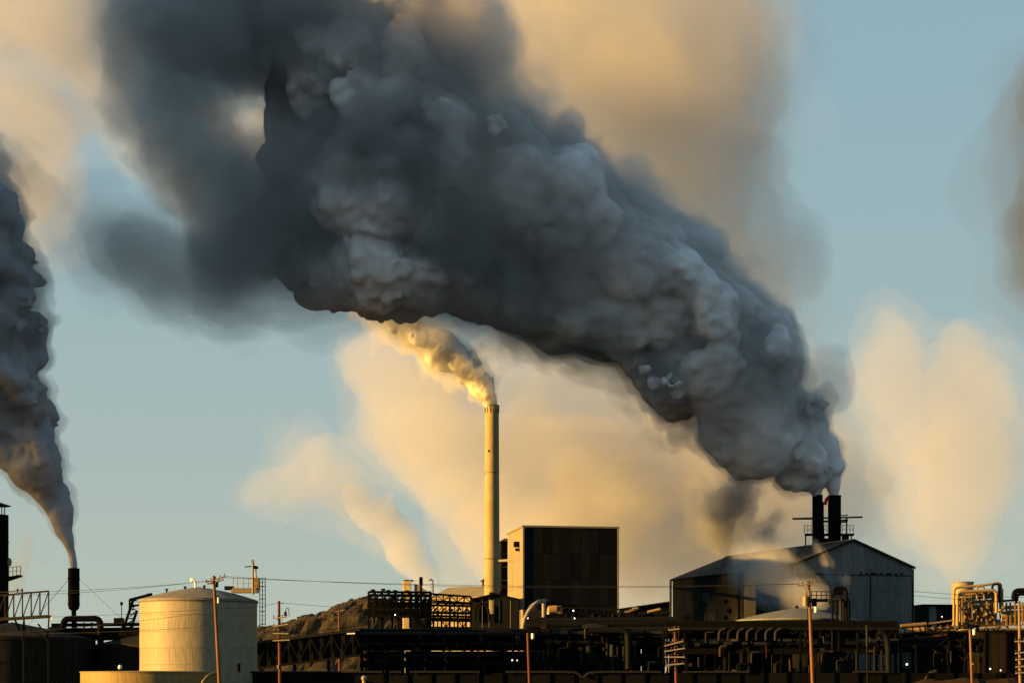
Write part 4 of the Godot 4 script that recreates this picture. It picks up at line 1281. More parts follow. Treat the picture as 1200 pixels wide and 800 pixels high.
	for k in racks.size():
		var sp: Array = spans[k]
		for j in int((sp[1] - sp[0]) / 5.0):
			var x := rng.randf_range(sp[0], sp[1])
			var y := rng.randf_range(738.0, 780.0)
			var m: Material = [M.steel, M.soot, M.grey_pipe, M.rust, M.black][rng.randi() % 5]
			match rng.randi() % 5:
				0: block("valve_box", P(x, y, d - 0.7), Vector3(rng.randf_range(0.2, 0.7), 0, 0), Vector3(0, rng.randf_range(0.2, 0.8), 0), Vector3(0, 0, 0.4), m, racks[k])
				1: rod("flange", P(x, y, d - 0.5), P(x + rng.randf_range(1.0, 2.5), y, d - 0.5), rng.randf_range(0.25, 0.5), m, racks[k])
				2: rod("riser_pipe", P(x, y, d - 0.6), P(x + rng.randf_range(-1.0, 1.0), y + rng.randf_range(6.0, 22.0), d - 0.6), rng.randf_range(0.05, 0.16), m, racks[k])
				3: tube("cable_loop", [P(x, y, d - 0.5), P(x + 5.0, y + rng.randf_range(2.0, 6.0), d - 0.6), P(x + 11.0, y - rng.randf_range(0.0, 3.0), d - 0.5)], 0.035, M.cable, racks[k], 5)
				4: tube("elbow_pipe", [P(x, y + 12.0, d - 0.8), P(x, y, d - 0.8), P(x + rng.randf_range(4.0, 14.0), y - 0.3, d - 0.8)], rng.randf_range(0.08, 0.22), m, racks[k], 7)

	# containment wall with a pipe along its crest
	d = 246.0
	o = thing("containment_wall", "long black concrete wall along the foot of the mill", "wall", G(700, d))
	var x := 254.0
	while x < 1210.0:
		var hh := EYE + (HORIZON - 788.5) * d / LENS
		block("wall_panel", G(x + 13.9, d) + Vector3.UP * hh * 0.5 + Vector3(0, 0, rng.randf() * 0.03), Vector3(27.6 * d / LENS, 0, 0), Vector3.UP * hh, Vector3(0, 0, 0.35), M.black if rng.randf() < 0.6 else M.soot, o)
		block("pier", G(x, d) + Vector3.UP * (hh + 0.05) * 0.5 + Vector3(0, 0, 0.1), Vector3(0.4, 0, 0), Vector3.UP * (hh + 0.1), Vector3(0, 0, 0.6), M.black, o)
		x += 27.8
	o = thing("crest_pipe", "long grey pipe running along the crest of the black wall", "pipe", G(600, d - 0.6))
	for q in [[256.0, 448.0], [456.0, 470.0], [480.0, 562.0], [592.0, 668.0], [697.0, 775.0], [800.0, 878.0], [1000.0, 1040.0]]:
		rod("pipe_length", P(q[0], 787.3, d - 0.6), P(q[1], 787.3, d - 0.6), 0.16, M.grey_pipe, o)
		rod("pipe_saddle", P(q[0] + 1, 789.5, d - 0.6), P(q[0] + 1, 787.3, d - 0.6), 0.12, M.black, o)
		rod("pipe_saddle", P(q[1] - 1, 789.5, d - 0.6), P(q[1] - 1, 787.3, d - 0.6), 0.12, M.black, o)
	tube("pipe_elbow", [P(664, 787.3, d - 0.6), P(676, 787.5, d - 0.6), P(682, 793, d - 0.6)], 0.16, M.grey_pipe, o, 8, 0.8)
	tube("pipe_elbow", [P(702, 787.3, d - 0.6), P(690, 788, d - 0.6), P(684, 794, d - 0.6)], 0.16, M.grey_pipe, o, 8, 0.8)
	var mp := thing("marker_post", "short yellow topped post below the pipe gallery", "post", G(426.5, 200))
	rod("shaft", G(426.5, 200), P(426.5, 796, 200), 0.24, M.gold_pipe, mp)
	ball("cap", P(426.5, 794.6, 200), Vector3(0.36, 0.36, 0.36), M.pale_pipe, mp)

func panel(o: Node3D, px: float, py: float, w: float, h: float, d: float, m: Material) -> void:
	block("infill_panel", P(px + w * 0.5, py + h * 0.5, d), Vector3(w * d / LENS, 0, 0), Vector3(0, h * d / LENS, 0), Vector3(0, 0, 0.15), m, o)

# ---------------------------------------------------------------- poles, cables, lamps

func pole(label: String, d: float, foot: float, top: Array, w: float, m: Material) -> Node3D:
	# foot = column at row 800, top = [column, row]
	var a := P(top[0], top[1], d)
	var b := P(foot, 800, d)
	var g := a + (b - a) * (a.y / (a.y - b.y))
	var o := thing("utility_pole", label, "utility pole", g, "wooden utility poles in front of the mill")
	var s := Shell.new()
	var n := 10
	for k in 6:
		var t0 := k / 6.0
		var t1 := (k + 1) / 6.0
		var r0: float = w * lerpf(1.25, 0.9, t0)
		var r1: float = w * lerpf(1.25, 0.9, t1)
		for j in n:
			var p := TAU * j / n
			var q := TAU * (j + 1) / n
			var u := Vector3(cos(p), 0, sin(p))
			var v := Vector3(cos(q), 0, sin(q))
			var c0 := g.lerp(a, t0)
			var c1 := g.lerp(a, t1)
			s.smooth([c0 + u * r0, c0 + v * r0, c1 + v * r1, c1 + u * r1], [u, v, v, u])
			if k == 5: s.tri(a, a + u * r1, a + v * r1)
	skin("shaft", s, m, o)
	return o

func arm(o: Node3D, q: Array, d: float, m: Material, insulators: int, off := 0.22) -> void:
	# q = [column, row, column, row] of the two ends; the arm is bolted on the near face of the pole
	var a := P(q[0], q[1], d - off)
	var b := P(q[2], q[3], d - off)
	beam("crossarm", a, b, 0.11, 0.13, m, o)
	var mid := (a + b) * 0.5
	for e in [0.28, 0.72]:
		beam("arm_brace", a.lerp(b, e) - Vector3(0, 0.06, 0), mid - Vector3(0, 0.62, -0.04), 0.04, 0.04, M.steel, o)
	for k in insulators:
		var t := lerpf(0.05, 0.95, float(k) / (insulators - 1))
		var p := a.lerp(b, t) + Vector3.UP * 0.06
		rod("insulator_pin", p, p + Vector3.UP * 0.12, 0.025, M.steel, o)
		ball("insulator", p + Vector3.UP * 0.17, Vector3(0.065, 0.085, 0.065), M.glaze, o)

func small_lamp(o: Node3D, px: float, py: float, d: float) -> void:
	beam("lamp_bracket", P(px - 4.5, py + 1.5, d), P(px, py - 3.0, d), 0.06, 0.06, M.steel, o)
	rod("lamp_hood", P(px, py + 1.0, d), P(px, py - 3.0, d), 0.17, M.porcelain, o)
	ball("lamp_globe", P(px, py + 1.6, d), Vector3(0.17, 0.22, 0.17), M.porcelain, o)

func cable(label: String, a: Vector3, b: Vector3, sag: float, group := "power lines crossing the view") -> void:
	var pts := []
	for k in 21:
		var t := k / 20.0
		pts.append(a.lerp(b, t) - Vector3.UP * sag * 4.0 * t * (1.0 - t))
	var s := Shell.new()
	tube_skin(s, pts, 0.02, 5, 0.0)
	var o := skin("power_line", s, M.cable, self)
	tag(o, label, "power line", group)

func build_poles() -> void:
	var d := 172.0
	var o := pole("leaning wooden pole before the cream tank, one tilted crossarm on top", d, 256.8, [250.0, 674.5], 0.165, M.wood)
	arm(o, [240.5, 682.5, 264.0, 675.5], d, M.arm_wood, 5)
	arm(o, [242.5, 684.5, 262.0, 679.0], d + 0.5, M.arm_wood, 4, -0.2)
	rod("cutout", P(255.5, 700, d - 0.3), P(255.5, 706.5, d - 0.3), 0.1, M.porcelain, o)
	block("cutout_bracket", P(254.0, 699, d - 0.2), Vector3(0.3, 0, 0), Vector3(0, 0.12, 0), Vector3(0, 0, 0.12), M.steel, o)
	rod("side_can", P(254.0, 688, d + 0.2), P(254.0, 682, d + 0.2), 0.13, M.steel, o)
	d = 180.0
	o = pole("wooden pole before the brown hill with four pale crossarms", d, 327.8, [326.6, 704.0], 0.155, M.wood_red)
	for q in [[319.5, 724.6, 336.5, 722.6], [319.8, 734.2, 337.2, 731.0], [319.6, 742.0, 338.0, 742.2], [319.4, 750.6, 339.2, 749.6]]:
		arm(o, q, d, M.arm_pale, 4)
	tube("swan_neck", [P(334, 722, d), P(335.0, 713, d), P(336.8, 711.8, d), P(338.4, 714, d), P(338.6, 722, d)], 0.035, M.steel, o, 6, 0.2)
	rod("lamp_hood", P(334.2, 721.5, d), P(334.2, 716.5, d), 0.14, M.soot, o)
	beam("top_pin", P(327, 706, d), P(332, 707.3, d), 0.05, 0.05, M.steel, o)
	block("meter_box", P(325.4, 781.0, d - 0.2), Vector3(0.2, 0, 0), Vector3(0, 0.35, 0), Vector3(0, 0, 0.2), M.arm_pale, o)
	d = 170.0
	o = pole("tall wooden pole with a transformer can before the warehouse", d, 952.8, [948.0, 680.5], 0.165, M.wood)
	arm(o, [934.8, 686.6, 958.6, 682.2], d, M.arm_wood, 5)
	rod("transformer", P(944.2, 710, d - 0.2), P(944.2, 699, d - 0.2), 0.26, M.gold_pipe, o)
	ball("transformer_lid", P(944.2, 699, d - 0.2), Vector3(0.26, 0.1, 0.26), M.gold_pipe, o)
	rod("transformer", P(954.5, 710, d + 0.3), P(954.5, 701, d + 0.3), 0.27, M.black, o)
	block("transformer_bracket", P(949.5, 705, d - 0.1), Vector3(1.0, 0, 0), Vector3(0, 0.14, 0), Vector3(0, 0, 0.14), M.steel, o)
	small_lamp(o, 956.3, 714.0, d - 0.2)
	d = 178.0
	o = pole("wooden pole with five staggered crossarms just left of the warehouse", d, 792.6, [791.0, 734.0], 0.14, M.wood_red)
	for q in [[783.2, 738.0, 796.2, 736.6], [779.0, 756.6, 801.0, 750.8], [779.0, 763.0, 802.6, 759.4], [779.2, 769.6, 802.6, 769.8], [780.4, 779.2, 801.8, 777.2]]:
		arm(o, q, d, M.arm_pale, 4)
	tube("swan_neck", [P(781.2, 786.5, d - 0.2), P(780.8, 783, d - 0.2), P(782, 781.5, d - 0.2), P(785, 781, d - 0.2)], 0.05, M.arm_pale, o, 6, 0.1)
	d = 176.0
	o = pole("slender reddish pole with a small lamp below the box building", d, 620.4, [618.3, 741.5], 0.13, M.wood_red)
	small_lamp(o, 624.3, 745.0, d - 0.2)
	d = 188.0
	o = pole("bare brown pole with a small lamp before the large ribbed tank", d, 1139.8, [1137.2, 737.5], 0.15, M.wood)
	small_lamp(o, 1142.0, 740.5, d - 0.2)
	block("tag_plate", P(1140.5, 777.6, d - 0.2), Vector3(0.16, 0, 0), Vector3(0, 0.22, 0), Vector3(0, 0, 0.04), M.arm_pale, o)
	d = 174.0
	o = pole("pale pole with stacked crossarms cut by the right edge", d, 1196.2, [1194.8, 704.0], 0.15, M.arm_wood)
	for q in [[1189.8, 751.4, 1206, 751.0], [1190.2, 765.4, 1208, 763.2], [1190.8, 773.0, 1208, 770.8], [1190.8, 781.4, 1208, 779.6], [1190.6, 788.6, 1208, 787.0]]:
		arm(o, q, d, M.arm_pale, 4)
	d = 240.0
	o = thing("vent_post", "thin pale metal post between the pole with transformer and the warehouse right corner", "post", G(1016.5, d))
	rod("upper_shaft", P(1016.6, 757, d), P(1016.2, 732.5, d), 0.17, M.grey_pipe, o)
	rod("lower_shaft", G(1017.6, d), P(1016.6, 757, d), 0.13, M.steel, o)
	d = 420.0
	o = pole("small red pole with a short crossarm at the foot of the brown hill", d, 397.6, [397.2, 714.5], 0.26, M.wood_red)
	arm(o, [391.6, 716.8, 404.4, 714.6], d, M.arm_pale, 4, 0.4)

	d = 172.0
	cable("upper power line running left from the leaning pole over the dark tanks", P(243, 681, d), P(-160, 690, 190), 0.7)
	cable("second power line running left from the leaning pole over the dark tanks", P(247.5, 680, d), P(-170, 695, 188), 0.85)
	cable("power line running right from the leaning pole, the higher of two", P(256.5, 676.5, d), P(936.5, 684.2, 170), 0.5)
	cable("power line running right from the leaning pole, the lower of two", P(261.5, 675, d), P(941.5, 683.4, 170), 0.75)
	cable("power line on the right from the transformer pole to the right edge", P(957, 681.2, 170), P(1330, 700, 176), 0.6)
	cable("second power line on the right from the transformer pole to the right edge", P(952, 682.0, 170), P(1330, 706, 176), 0.8)
	cable("low power line crossing the upper part of the cream tank", P(252.3, 713, d), P(-150, 722, 196), 0.5)
	cable("low power line crossing the cream tank along a slope", P(252.6, 716, d), P(-150, 748, 200), 0.6)
	cable("low power line crossing the middle of the cream tank", P(253.4, 734, d), P(-150, 742, 194), 0.4)
	cable("low power line from the leaning pole to the pole before the hill", P(252.6, 712, d), P(326.8, 706, 180), 0.25)
	cable("power line from the pole before the hill towards the pipe gallery", P(326.8, 706, 180), P(600, 716, 300), 0.5)

func build_lamps() -> void:
	var lamp := StandardMaterial3D.new()
	lamp.resource_name = "lamp_glass"
	lamp.albedo_color = Color(0.8, 0.8, 0.78)
	lamp.emission_enabled = true
	lamp.emission = Color(1.0, 0.96, 0.88)
	lamp.emission_energy_multiplier = 0.32
	for q in [[600.3, 773.4, 255.5, 0.19, "left of two small white lamps on the dark rack left of the reddish pole"],
			[606.0, 773.4, 255.5, 0.13, "right and smaller of two white lamps on the dark rack left of the reddish pole"],
			[672.0, 715.4, 269.5, 0.2, "upper white lamp on the railed walkway before the box building"],
			[673.4, 724.4, 269.5, 0.16, "lower white lamp on the railed walkway before the box building"],
			[618.5, 724.0, 272.0, 0.17, "white lamp under the pale curved duct"],
			[1063.2, 778.2, 255.5, 0.24, "bright white lamp before the grey panel below the warehouse right corner"],
			[1104.3, 722.4, 340.0, 0.17, "small white lamp on the dark flat roofed shed"],
			[1161.0, 783.5, 255.5, 0.2, "left of two white lamps before the large ribbed tank"],
			[1173.2, 785.2, 255.5, 0.15, "right of two white lamps before the large ribbed tank"],
			[463.0, 720.2, 328.0, 0.22, "white lamp among the pipes of the black gallery"]]:
		var at := P(q[0], q[1], q[2])
		var o := thing("work_lamp", q[4], "lamp", at, "small white work lamps about the mill")
		ball("lamp_globe", at, Vector3(q[3], q[3], q[3] * 0.7) * 0.65, lamp, o)
		rod("lamp_stem", at - Vector3(0, 0, q[3] * 0.5), at + Vector3(0, 0.1, -0.9), 0.05, M.black, o)
		beam("lamp_hood", at + Vector3(-q[3], q[3] + 0.05, -0.05), at + Vector3(q[3], q[3] + 0.05, -0.05), q[3] * 1.6, 0.05, M.black, o)
		var l := OmniLight3D.new()
		l.name = "glow"
		l.light_color = Color(1.0, 0.96, 0.88)
		l.light_energy = 0.12
		l.light_size = q[3]
		l.omni_range = 40.0
		l.omni_attenuation = 2.0
		l.shadow_enabled = true
		l.position = Vector3(0, 0, q[3] + 0.12)
		o.add_child(l, true)

# ---------------------------------------------------------------- smoke and steam

# A closed billowing skin round a chain of balls (Vector4 = centre, radius), meshed as surface nets.
func billow(chain: Array, cell: float, big: Array, small: Array, sd: int) -> Array:
	var lo := Vector3(1e9, 1e9, 1e9)
	var hi := -lo
	for q: Vector4 in chain:
		var c := Vector3(q.x, q.y, q.z)
		if q.w < 0.0: continue
		var m: float = q.w + 1.5 * big[1] * minf(q.w, big[2]) + small[1] * minf(q.w, small[2]) + 3.0 * cell
		lo = lo.min(c - Vector3.ONE * m)
		hi = hi.max(c + Vector3.ONE * m)
	const B := 6
	var nb := Vector3i(((hi - lo) / (cell * B)).ceil())
	var nx := nb.x * B + 1
	var ny := nb.y * B + 1
	var nz := nb.z * B + 1
	var sy := nx
	var sz := nx * ny
	var val := PackedFloat32Array()
	val.resize(nx * ny * nz)
	val.fill(1.0)
	var n1 := FastNoiseLite.new()
	n1.seed = sd
	n1.noise_type = FastNoiseLite.TYPE_CELLULAR
	n1.cellular_return_type = FastNoiseLite.RETURN_DISTANCE
	n1.cellular_distance_function = FastNoiseLite.DISTANCE_EUCLIDEAN_SQUARED
	n1.fractal_type = FastNoiseLite.FRACTAL_NONE
	n1.frequency = 1.0 / big[0]
	var n2: FastNoiseLite = n1.duplicate()
	n2.seed = sd + 7
	n2.frequency = 1.0 / small[0]
	n2.fractal_type = FastNoiseLite.FRACTAL_FBM
	n2.fractal_octaves = 2
	var n3 := FastNoiseLite.new()
	n3.seed = sd + 3
	n3.noise_type = FastNoiseLite.TYPE_SIMPLEX_SMOOTH
	n3.frequency = 0.4 / big[0]
	n3.fractal_octaves = 2
	var segs := []
	for i in chain.size() - 1:
		var a: Vector4 = chain[i]
		var b: Vector4 = chain[i + 1]
		if a.w < 0.0 or b.w < 0.0: continue
		segs.append([Vector3(a.x, a.y, a.z), Vector3(b.x - a.x, b.y - a.y, b.z - a.z), a.w, b.w])
	var active: Array[Vector3i] = []
	var half := cell * B * 0.5
	for bz in nb.z:
		for by in nb.y:
			for bx in nb.x:
				var c := lo + Vector3(bx + 0.5, by + 0.5, bz + 0.5) * cell * B
				var near := []
				var best := 1e9
				var rbest := 1.0
				var ds := []
				for s in segs:
					var ab: Vector3 = s[1]
					var t := clampf((c - s[0]).dot(ab) / ab.length_squared(), 0, 1)
					var r: float = lerpf(s[2], s[3], t)
					var d: float = (c - s[0] - ab * t).length() - r
					ds.append(d)
					if d < best:
						best = d
						rbest = r
				var reach: float = half * 2.0 + big[1] * minf(rbest, big[2]) * 1.6 + small[1] * minf(rbest, small[2]) * 1.2 + cell
				if best > reach: continue
				var inside := best < -reach
				if not inside:
					for k in segs.size():
						if ds[k] < best + half * 3.6: near.append(segs[k])
				for z in B:
					for y in B:
						var at := (bz * B + z) * sz + (by * B + y) * sy + bx * B
						for x in B:
							if inside:
								val[at + x] = -1.0
								continue
							var p := lo + Vector3(bx * B + x, by * B + y, bz * B + z) * cell
							var db := 1e9
							var rb := 1.0
							for s in near:
								var ab: Vector3 = s[1]
								var w: Vector3 = p - s[0]
								var t := clampf(w.dot(ab) / ab.length_squared(), 0, 1)
								var r: float = s[2] + (s[3] - s[2]) * t
								var d: float = (w - ab * t).length() - r
								if d < db:
									db = d
									rb = r
							var A: float = big[1] * minf(rb, big[2])
							var C: float = small[1] * minf(rb, small[2])
							val[at + x] = db + A * (n1.get_noise_3dv(p) + 0.7 + 0.9 * n3.get_noise_3dv(p)) + C * (n2.get_noise_3dv(p) + 0.7)
	var idx := PackedInt32Array()
	idx.resize(val.size())
	idx.fill(-1)
	var vs := PackedVector3Array()
	var off := [0, 1, sy, sy + 1, sz, sz + 1, sz + sy, sz + sy + 1]
	var edges := [[0, 1], [2, 3], [4, 5], [6, 7], [0, 2], [1, 3], [4, 6], [5, 7], [0, 4], [1, 5], [2, 6], [3, 7]]
	var corner := []
	for k in 8: corner.append(Vector3(k & 1, (k >> 1) & 1, k >> 2))
	var tri := PackedInt32Array()
	for z in nz - 1:
		for y in ny - 1:
			var at := z * sz + y * sy
			for x in nx - 1:
				var i := at + x
				var v0 := val[i]
				var s0 := v0 < 0.0
				var n := int(s0) + int(val[i + 1] < 0.0) + int(val[i + sy] < 0.0) + int(val[i + sy + 1] < 0.0) + int(val[i + sz] < 0.0) + int(val[i + sz + 1] < 0.0) + int(val[i + sz + sy] < 0.0) + int(val[i + sz + sy + 1] < 0.0)
				if n == 0 or n == 8: continue
				var sum := Vector3.ZERO
				var cnt := 0
				for e in edges:
					var a: float = val[i + off[e[0]]]
					var b: float = val[i + off[e[1]]]
					if (a < 0.0) != (b < 0.0):
						sum += (corner[e[0]] as Vector3).lerp(corner[e[1]], a / (a - b))
						cnt += 1
				idx[i] = vs.size()
				vs.append(lo + (Vector3(x, y, z) + sum / cnt) * cell)
				if x > 0 and y > 0 and z > 0:
					if s0 != (val[i + 1] < 0.0):
						quad(tri, idx[i], idx[i - sy], idx[i - sy - sz], idx[i - sz], s0)
					if s0 != (val[i + sy] < 0.0):
						quad(tri, idx[i], idx[i - sz], idx[i - sz - 1], idx[i - 1], s0)
					if s0 != (val[i + sz] < 0.0):
						quad(tri, idx[i], idx[i - 1], idx[i - 1 - sy], idx[i - sy], s0)
	var arr := []
	arr.resize(Mesh.ARRAY_MAX)
	arr[Mesh.ARRAY_VERTEX] = vs
	arr[Mesh.ARRAY_INDEX] = tri
	return arr

func quad(tri: PackedInt32Array, a: int, b: int, c: int, d: int, flip: bool) -> void:
	if a < 0 or b < 0 or c < 0 or d < 0: return
	if not flip:
		tri.append_array([a, b, c, a, c, d])
	else:
		tri.append_array([a, c, b, a, d, c])

func ch(list: Array) -> Array:
	var out := []
	for q in list:
		var p := P(q[0], q[1], q[2])
		out.append(Vector4(p.x, p.y, p.z, q[3] * q[2] / LENS))
	return out

func fog(c: Color, density: float) -> FogMaterial:
	var m := FogMaterial.new()
	m.albedo = c.linear_to_srgb()
	m.density = density
	return m

# the thick heart of a plume, opaque to light
func vapour_skin(called: String, c: Color) -> StandardMaterial3D:
	var m := StandardMaterial3D.new()
	m.resource_name = called
	m.albedo_color = c.linear_to_srgb()
	m.roughness = 1.0
	m.specular_mode = BaseMaterial3D.SPECULAR_DISABLED
	return m

var puffs := []
var skins := []

# one body of vapour: chains of [column, row, distance, radius in columns], cell size, [big billow size, depth, most], [small ...]
func puff(called: String, parent: Node, label: String, chains: Array, cell: float, big: Array, small: Array, sd: int, m: Material) -> void:
	puffs.append([called, parent, label, chains, cell, big, small, sd, m])

# a soft body: a heart inside wider and wider, thinner and thinner skins of the same vapour
func soft(o: Node3D, chains: Array, cell: float, big: Array, small: Array, sd: int, c: Color, density: float, spread := 1.0) -> void:
	for e in [["heart", 0.76, 0.6], ["inner_skin", 1.0, 0.48], ["outer_skin", 1.26, 0.28], ["haze_skin", 1.56, 0.14]]:
		var grow: float = 1.0 + (e[1] - 1.0) * spread
		var grown := []
		for chain in chains:
			var g := []
			for q in chain: g.append([q[0], q[1], q[2], q[3] * grow])
			grown.append(g)
		puff(e[0], o, "", grown, cell * lerpf(1.1, e[1] * 1.2, 0.8), [big[0] * e[1], big[1], big[2] * e[1]], [small[0] * e[1], small[1], small[2] * e[1]], sd * 10 + int(e[1] * 100.0), fog(c, density * e[2]))

# the triangles of the largest connected body, and of those not much smaller
func largest(ix: PackedInt32Array, n: int, share: float) -> PackedInt32Array:
	var up := PackedInt32Array(range(n))
	for j in range(0, ix.size(), 3):
		for e in 2:
			var a := ix[j]
			var b := ix[j + 1 + e]
			while up[a] != a:
				up[a] = up[up[a]]
				a = up[a]
			while up[b] != b:
				up[b] = up[up[b]]
				b = up[b]
			if a != b: up[maxi(a, b)] = mini(a, b)
	var count := {}
	for v in n:
		var a := v
		while up[a] != a: a = up[a]
		up[v] = a
		count[a] = count.get(a, 0) + 1
	var best := 0
	for k in count:
		if count[k] > count.get(best, 0): best = k
	var out := PackedInt32Array()
	for j in range(0, ix.size(), 3):
		if count[up[ix[j]]] >= count[best] * share: out.append_array([ix[j], ix[j + 1], ix[j + 2]])
	return out

func grown(chain: Array, by: float) -> Array:
	var g := []
	for q in chain: g.append([q[0], q[1], q[2], q[3] + by])
	return g

func run_puff(k: int) -> void:
	var p: Array = puffs[k]
	var all := []
	for c in p[3]:
		all.append_array(ch(c))
		all.append(Vector4(all[-1].x, all[-1].y, all[-1].z, -1.0))
	var arr: Array = billow(all, p[4], p[5], p[6], p[7])
	arr[Mesh.ARRAY_INDEX] = largest(arr[Mesh.ARRAY_INDEX], arr[Mesh.ARRAY_VERTEX].size(), 0.06 if p[8] is FogMaterial else 1.0)
	if not p[8] is FogMaterial:
		var vs: PackedVector3Array = arr[Mesh.ARRAY_VERTEX]
		var ix: PackedInt32Array = arr[Mesh.ARRAY_INDEX]
		var ns := PackedVector3Array()
		ns.resize(vs.size())
		for j in range(0, ix.size(), 3):
			var n := (vs[ix[j + 2]] - vs[ix[j]]).cross(vs[ix[j + 1]] - vs[ix[j]])
			for q in 3: ns[ix[j + q]] += n
		for j in ns.size(): ns[j] = ns[j].normalized()
		arr[Mesh.ARRAY_NORMAL] = ns
	skins[k] = arr

func plume(label: String, at: Vector3, called := "steam_plume", category := "steam plume") -> Node3D:
	return thing(called, label, category, at, "")

func build_smoke() -> void:
	var t0 := Time.get_ticks_msec()
	var white := Color(0.97, 0.97, 0.97)
	var grey := Color(0.80, 0.82, 0.85)
	var mauve := Color(0.97, 0.92, 0.95)
	var shade_grey := Color(0.36, 0.38, 0.42)  # shade of the small dark puffs, put into the albedo
	var pale := Color(0.84, 0.83, 0.82)
	var dull := Color(0.74, 0.73, 0.72)
	var dim := Color(0.45, 0.46, 0.49)

	var o := plume("huge dark grey plume from the twin stacks sweeping up and left across the sky", P(966, 574, 322), "smoke_plume", "smoke plume")
	var trunk := [[958, 580, 322, 6.5], [955, 567, 322, 12], [948, 553, 321, 23], [937, 531, 320, 41], [904, 489, 318, 68], [846, 430, 316, 86], [775, 361, 314, 95], [682, 300, 312, 111], [578, 250, 310, 120], [490, 200, 308, 118]]
	var trunk2 := [[978, 580, 322, 7], [977, 566, 322, 11], [971, 548, 322, 20], [956, 524, 322, 33], [932, 500, 320, 47]]
	var kernel := [[958, 580, 322, 5.5], [955, 567, 322, 10.5], [948, 553, 321, 19], [937, 531, 320, 35], [904, 489, 318, 60], [846, 430, 316, 76], [775, 361, 314, 84], [682, 300, 312, 97], [590, 252, 310, 100], [510, 190, 308, 94], [450, 115, 307, 86], [398, 62, 309, 76], [345, 45, 316, 42], [322, 42, 320, 16]]
	var kernel2 := [[978, 580, 322, 6], [977, 566, 322, 9.5], [971, 548, 322, 17], [956, 524, 322, 28], [932, 500, 320, 40]]
	var kernel3 := [[590, 260, 310, 74], [500, 240, 308, 82], [430, 225, 307, 78], [368, 205, 311, 56], [330, 194, 317, 30], [312, 188, 320, 12]]
	var kernel5 := [[385, 70, 311, 60], [362, 130, 314, 52], [356, 175, 315, 44]]
	var kernel4 := [[610, 322, 310, 58], [520, 318, 308, 54], [430, 318, 306, 52], [375, 314, 310, 38], [340, 310, 316, 18]]
	var upper := [[560, 190, 310, 96], [490, 90, 308, 118], [420, 40, 306, 120], [330, 10, 305, 108], [215, 30, 304, 94], [180, 80, 304, 58]]
	var belly := [[490, 210, 308, 110], [430, 190, 307, 96], [350, 205, 306, 82], [292, 232, 305, 68], [234, 182, 304, 60], [206, 120, 304, 64], [200, 70, 304, 70]]
	var lower := [[630, 330, 310, 78], [530, 322, 308, 70], [430, 316, 306, 62], [345, 322, 306, 64], [268, 318, 305, 56], [208, 314, 304, 48], [150, 290, 304, 40]]
	puff("billow_core", o, "", [kernel, kernel2, kernel3, kernel4, kernel5], 0.58, [9.5, 0.55, 11.0], [3.0, 0.44, 6.0], 61, vapour_skin("smoke_core", Color(0.76, 0.725, 0.76)))
	puff("dense_skin", o, "", [trunk, trunk2], 0.64, [9.5, 0.55, 11.0], [3.0, 0.44, 6.0], 61, fog(mauve, 0.14))
	puff("thin_skin", o, "", [trunk.slice(5)], 1.0, [12.0, 0.9, 9.0], [3.6, 0.8, 6.0], 6, fog(mauve, 0.04))
	soft(o, [trunk.slice(8), upper, belly], 1.0, [13.0, 0.75, 11.0], [4.2, 0.6, 7.0], 15, mauve, 0.042, 0.45)
	puff("fringe", o, "", [grown(trunk.slice(3), 9.0), grown(upper, 4.0), grown(belly.slice(3), 4.0)], 0.95, [7.0, 1.0, 8.0], [2.8, 1.1, 6.0], 26, fog(mauve, 0.05))
	soft(o, [[[405, 195, 298, 52], [345, 222, 298, 52], [300, 285, 299, 56], [262, 310, 299, 40]], [[410, 70, 298, 50], [350, 35, 298, 52]]], 1.0, [8.0, 1.0, 9.0], [3.2, 0.8, 7.0], 18, mauve, 0.075, 0.8)
	puff("inner_lumps", o, "", [[[520, 220, 309, 92], [440, 160, 307, 92], [370, 60, 306, 92], [280, 30, 305, 76], [210, 60, 304, 60]], [[480, 270, 308, 60], [390, 250, 306, 60], [310, 260, 305, 50], [240, 200, 304, 40]]], 1.05, [8.0, 1.3, 9.0], [3.2, 0.9, 7.0], 16, fog(mauve, 0.03))
	soft(o, [lower], 1.0, [12.0, 0.9, 9.0], [4.2, 0.7, 8.0], 22, mauve, 0.047, 0.55)
	o = plume("thin grey brown smoke drifting below and left of the huge dark plume", P(130, 280, 304), "smoke_drift", "smoke plume")
	soft(o, [[[250, 320, 305, 40], [200, 315, 304, 42], [140, 290, 303, 52], [90, 262, 303, 56], [40, 230, 303, 50], [0, 190, 303, 44]], [[270, 395, 305, 12], [300, 385, 305, 14]], [[180, 350, 304, 20], [140, 330, 304, 18]]], 1.1, [11.0, 1.1, 8.0], [4.0, 0.8, 6.0], 31, mauve, 0.034, 0.6)
	o = plume("added unseen smoke bank past the left edge, shading the dark plumes", P(-330, 60, 285), "added_shade_bank", "smoke plume")  # added out of view, only to keep sun off the dark plumes
	puff("bank", o, "", [[[-250, 190, 280, 170], [-330, 90, 284, 270], [-440, 0, 288, 330], [-600, -80, 292, 360]], [[-230, 270, 262, 120], [-340, 190, 256, 210], [-500, 120, 254, 260]], [[-320, 640, 284, 70], [-320, 560, 284, 95], [-320, 480, 284, 125], [-310, 380, 284, 140], [-300, 260, 282, 170]]], 3.6, [30.0, 0.4, 30.0], [10.0, 0.25, 12.0], 10, fog(dim, 0.062))

	o = plume("dark grey plume leaning left from the short black smokestack", P(86, 664, 300), "smoke_plume", "smoke plume")
	var tail := [[86, 665, 300, 6.5], [84, 650, 300, 9], [77, 626, 299, 14], [70, 596, 298, 20], [46, 548, 296, 35], [14, 490, 293, 54], [-8, 420, 289, 70], [-32, 340, 285, 84], [-70, 250, 280, 98]]
